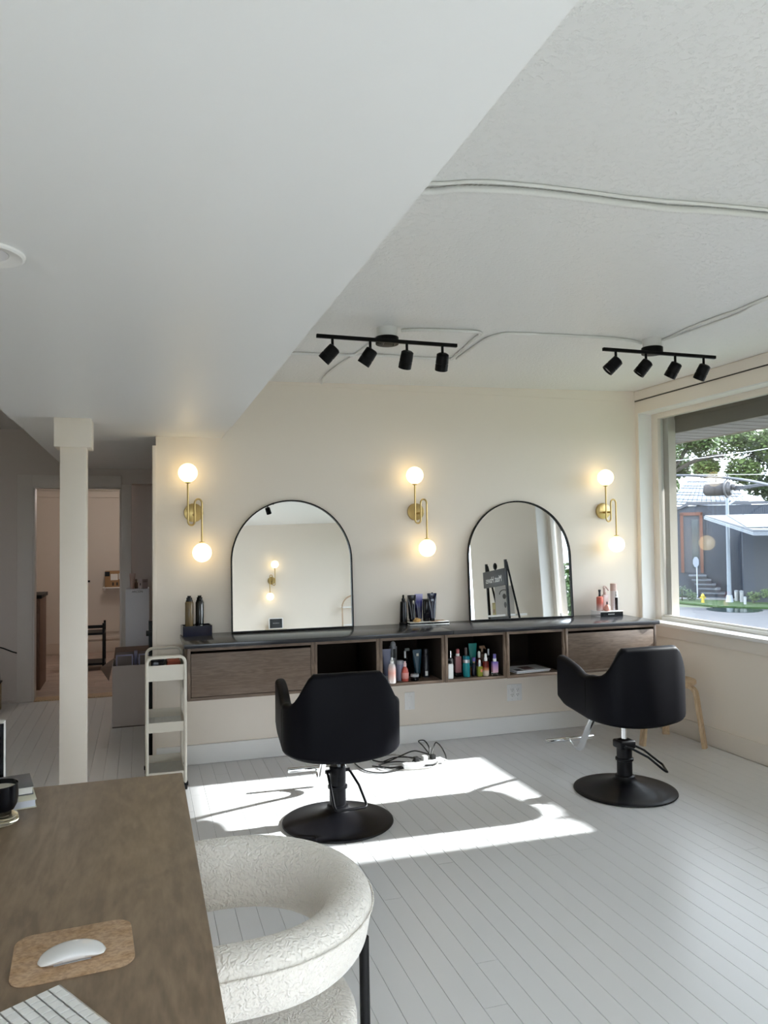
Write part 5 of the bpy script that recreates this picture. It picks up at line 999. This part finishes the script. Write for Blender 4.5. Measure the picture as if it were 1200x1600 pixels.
for a in ((-2.95, -2.72, 66.0, 66.2, -1.75, 3.05), (-1.50, -1.27, 66.0, 66.2, -1.75, 3.05), (-2.95, -1.27, 66.0, 66.2, 2.85, 3.1)): oo('door_frame', a, dm, hs)
oo('door', (-2.72, -1.50, 66.15, 66.22, -1.75, 2.85), paint((0.040, 0.045, 0.060), 0.3), hs); oo('door_glass', (-2.1, -1.62, 66.10, 66.15, -1.4, 2.5), paint((0.035, 0.05, 0.06), 0.1), hs)
# front wing with a pale sloping roof and triple white fascia
bm = B(); prism(bm, [out(-1.0, 60.0, 2.72), out(1.95, 54.5, 1.62), out(6, 54.5, 1.6), out(6, 61, 2.72)], (0, 0, -0.14)); mk('wing_roof', bm, paint((0.10, 0.11, 0.13), 0.5), hs)
for c_ in range(5):
    for r_ in range(2):
        u0, u1 = 0.45 + c_ * 1.05, 0.45 + c_ * 1.05 + 1.0
        def q(u, f): return out(u + f * 1.2, 60.2 - 5.2 * f, 2.70 - 0.98 * f + 0.03)
        f0, f1 = 0.03 + r_ * 0.48, 0.03 + r_ * 0.48 + 0.46
        bm = B(); prism(bm, [q(u0, f0), q(u1, f0), q(u1, f1), q(u0, f1)], (0, 0, 0.03)); mk('roof_panel', bm, paint((0.22, 0.25, 0.28), 0.4), hs)
for k in range(3):
    z = -0.08 - k * 0.075; bm = B(); tube(bm, [out(-1.05, 59.9, 2.70 + z), out(1.95, 54.3, 1.50 + z), out(6, 54.3, 1.48 + z)], 0.022, 6); mk('fascia_strip', bm, paint((0.28, 0.31, 0.35), 0.4), hs)
oo('garage_door', (2.25, 9, 62.0, 62.3, HZ, 1.5), paint((0.028, 0.034, 0.045), 0.5), hs)
oo('garage_wall', (1.5, 2.25, 62.0, 66.2, HZ, 1.5), clad, hs)
# steps up to the house
stp = thing('steps', 'broad pale concrete steps climbing to the orange framed door', 'steps', (0, 0, 0))
for k in range(6):
    f = k / 6; oo('step', (-1.25 - 1.35 * f, 0.6 - 2.0 * f, 66.0 - 1.0 + k * 0.16 - 0.8, 66.0, HZ + k * 0.33, HZ + k * 0.33 + 0.10), mat('step_concrete', (0.10, 0.115, 0.14), 0.7) if k == 0 else bpy.data.materials['step_concrete'], stp)
    oo('riser', (-1.25 - 1.35 * f, 0.6 - 2.0 * f, 66.0 - 1.0 + k * 0.16 - 0.7, 66.0, HZ + k * 0.33 - 0.22, HZ + k * 0.33), paint((0.04, 0.045, 0.055), 0.7), stp)
# foliage helper
leafm = [mat('leaf_%d' % k, c, 0.55, vary=0.25, vscale=0.8) for k, c in enumerate(((0.050, 0.090, 0.020), (0.030, 0.062, 0.022), (0.070, 0.110, 0.026)))]
def foliage(parent, centres, n, leaf, m, seed, name='foliage'):
    r = random.Random(seed); vs, fs = [], []
    for k in range(n):
        c, rad = centres[r.randrange(len(centres))]
        d = Vector((r.gauss(0, 1), r.gauss(0, 1), r.gauss(0, 1))).normalized() * rad * (r.random() ** 0.4); d.z *= 0.75; p = Vector(c) + d
        a = Vector((r.gauss(0, 1), r.gauss(0, 1), r.gauss(0, 1))).normalized(); b = a.orthogonal().normalized(); s = leaf * r.uniform(0.6, 1.4); i0 = len(vs)
        vs += [p - a * s, p + b * s * 0.6, p + a * s, p - b * s * 0.6]; fs.append((i0, i0 + 1, i0 + 2, i0 + 3))
    me = bpy.data.meshes.new(name); me.from_pydata([tuple(v) for v in vs], [], fs); me.materials.append(m)
    o = bpy.data.objects.new(name, me); COL.objects.link(o); o.parent = parent; o['kind'] = 'stuff'; return o
def tree(label, base, h, centres, n, leaf, m, seed, tr_r=0.3, branches=()):
    t = thing('tree', label, 'tree', base); b = Vector(base)
    bm = B(); tube(bm, cr_spline([(0, 0, 0), (0.1, 0.05, h * 0.3), (-0.1, 0.1, h * 0.6), (0.1, 0, h * 0.8)], 4), tr_r, 10); mk('trunk', bm, mat('bark', (0.045, 0.038, 0.032), 0.9) if 'bark' not in bpy.data.materials else bpy.data.materials['bark'], t, smooth=True)
    for br in branches:
        bm = B(); tube(bm, cr_spline([Vector(p) - b for p in br], 4), tr_r * 0.4, 8); mk('branch', bm, bpy.data.materials['bark'], t, smooth=True)
    foliage(t, [(Vector(c) - b, r_) for c, r_ in centres], n, leaf, m, seed)
    return t
# left street tree
tree('leafy street tree at the left of the window view with a dark leaning branch', out(-5.2, 50, GZ), 9, [(out(-3.4, 50, 7.0), 1.9), (out(-1.9, 50, 7.9), 1.5), (out(-2.4, 51, 5.6), 1.0), (out(-0.9, 50, 7.0), 1.0), (out(-2.9, 49, 4.3), 0.75), (out(-4.6, 50, 8.6), 2.0)], 8500, 0.13, leafm[0], 11, 0.3,
     [(out(-5.0, 50, 1.5), out(-3.6, 50, 4.0), out(-2.2, 50, 5.9), out(-1.5, 50, 7.2)), (out(-2.9, 50, 5.0), out(-1.2, 50, 5.9), out(0.3, 50, 6.1))])
tree('tall tree behind the grey house with bright sky gaps', out(1.5, 84, GZ), 12, [(out(0.0, 84, 10.5), 2.6), (out(3.0, 84, 11.5), 2.9), (out(-3.2, 84, 10.8), 2.6), (out(5.6, 84, 10.0), 2.6), (out(2.2, 84, 7.6), 1.8), (out(-1.2, 84, 8.0), 1.4)], 12000, 0.19, leafm[2], 12, 0.4)
tree('dense dark green tree at the right of the window view', out(5.8, 89, GZ), 11, [(out(5.4, 89, 9.0), 2.4), (out(3.7, 89, 10.3), 2.0), (out(6.4, 89, 11.3), 2.7), (out(3.8, 88, 6.3), 1.6), (out(5.6, 88, 5.4), 1.6), (out(2.4, 89, 11.5), 1.5)], 11000, 0.18, leafm[1], 13, 0.3)
tree('leafy tree along the street that only the right mirror shows', Vector((24, -34, GZ)), 8, [(Vector((24, -34, 3.0)), 4.0), (Vector((20, -37, 2.0)), 3.5), (Vector((28, -31, 2.2)), 4.0), (Vector((33, -27, 1.6)), 4.0)], 16000, 0.16, leafm[0], 14, 0.4)
bs = thing('shrub', 'low green shrub left of the steps outside', 'shrub', out(-2.75, 61.9, GZ + 0.1)); 
bm = B(); tube(bm, [(0, 0, 0), (0, 0, 0.8)], 0.05, 6); mk('stem', bm, bpy.data.materials['bark'], bs); foliage(bs, [((0, 0, 0.7), 0.7), (Ud * -0.8 + Vector((0, 0, 0.5)), 0.6), (Ud * 0.7 + Vector((0, 0, 0.35)), 0.45)], 700, 0.07, leafm[1], 15)
bs = thing('shrub', 'small green shrub in front of the garage wall', 'shrub', out(2.1, 60.9, GZ + 0.1))
bm = B(); tube(bm, [(0, 0, 0), (0, 0, 0.8)], 0.05, 6); mk('stem', bm, bpy.data.materials['bark'], bs); foliage(bs, [((0, 0, 0.5), 0.5), (Ud * 0.8 + Vector((0, 0, 0.7)), 0.5)], 500, 0.07, leafm[0], 16)
# overhead lines
def wire(label, pts, r, m, name='overhead_wire'):
    bm = B(); tube(bm, cr_spline(pts, 8), r, 8); return tag(mk(name, bm, m, smooth=True), label, 'cable')
wl = paint((0.62, 0.68, 0.74), 0.4); dk = paint((0.05, 0.055, 0.07), 0.5)
wire('pale overhead wire crossing the tree high in the window', [out(-4.0, 25, 3.62), out(-1.25, 25, 3.70), out(0, 25, 3.79), out(1.35, 25, 3.93), out(4, 25, 4.3)], 0.010, wl)
wire('pale overhead wire above the shingle roof, lower in the window', [out(-5.0, 30, 3.7), out(-1.5, 30, 3.62), out(0.2, 30, 3.56), out(1.6, 30, 3.51), out(5, 30, 3.5)], 0.009, wl)
wire('thick dark overhead strand carrying the ribbed cylinder', [out(-3.0, 15, 2.62), out(-0.71, 14, 2.47), out(-0.18, 14, 2.43), out(0.33, 13.4, 2.32), out(0.72, 12, 2.12), out(2.0, 9, 1.5)], 0.022, dk)
enc = thing('splice_enclosure', 'dark ribbed cylinder with a round flange hanging on the overhead strand', 'cable enclosure', out(0.0, 13.8, 2.20))
ax = (Ud * 0.93 - Wd * 0.37).normalized(); ax.z = 0.01
bm = B(); R0 = []; uu = Vector((0, 0, 1))
for k in range(61):
    s = -0.24 + 0.36 * k / 60; r = 0.112 * (1.0 if k % 2 else 0.90)
    if k < 8: r *= 0.62 + 0.38 * (k / 8) ** 0.5
    R0.append(ring(bm, ax * s, ax, r, 20, uu))
for a, b in zip(R0, R0[1:]): bridge(bm, a, b)
cap(bm, R0[0], 0, True); cap(bm, R0[-1]); mk('ribbed_shell', bm, paint((0.10, 0.10, 0.115), 0.5), enc, smooth=True, ang=20)
bm = B(); cyl(bm, ax * 0.12, ax * 0.15, 0.155, n=28); mk('flange', bm, paint((0.07, 0.07, 0.08), 0.5), enc, bevel=0.006)
bm = B(); cyl(bm, ax * 0.15, ax * 0.21, 0.125, 0.10, n=24); cyl(bm, ax * 0.21 + uu * 0.02, ax * 0.27 + uu * 0.02, 0.05, n=12); mk('end_cap', bm, paint((0.05, 0.05, 0.06), 0.4), enc, bevel=0.004)
for dz_, l_ in ((-0.03, 0.6), (0.03, 0.6), (0.0, 0.7)):
    bm = B(); tube(bm, [ax * 0.24 + uu * dz_, ax * 0.4 + uu * (dz_ * 0.6), ax * l_ + uu * (dz_ * 0.4 + 0.02), ax * 1.4 + uu * 0.05], 0.014, 8); mk('tail_cable', bm, dk, enc, smooth=True)
for s in (-0.05, 0.14): bm = B(); tube(bm, [ax * s + uu * 0.10, ax * s + uu * 0.235], 0.010, 6); mk('hanger', bm, dk, enc, smooth=True)
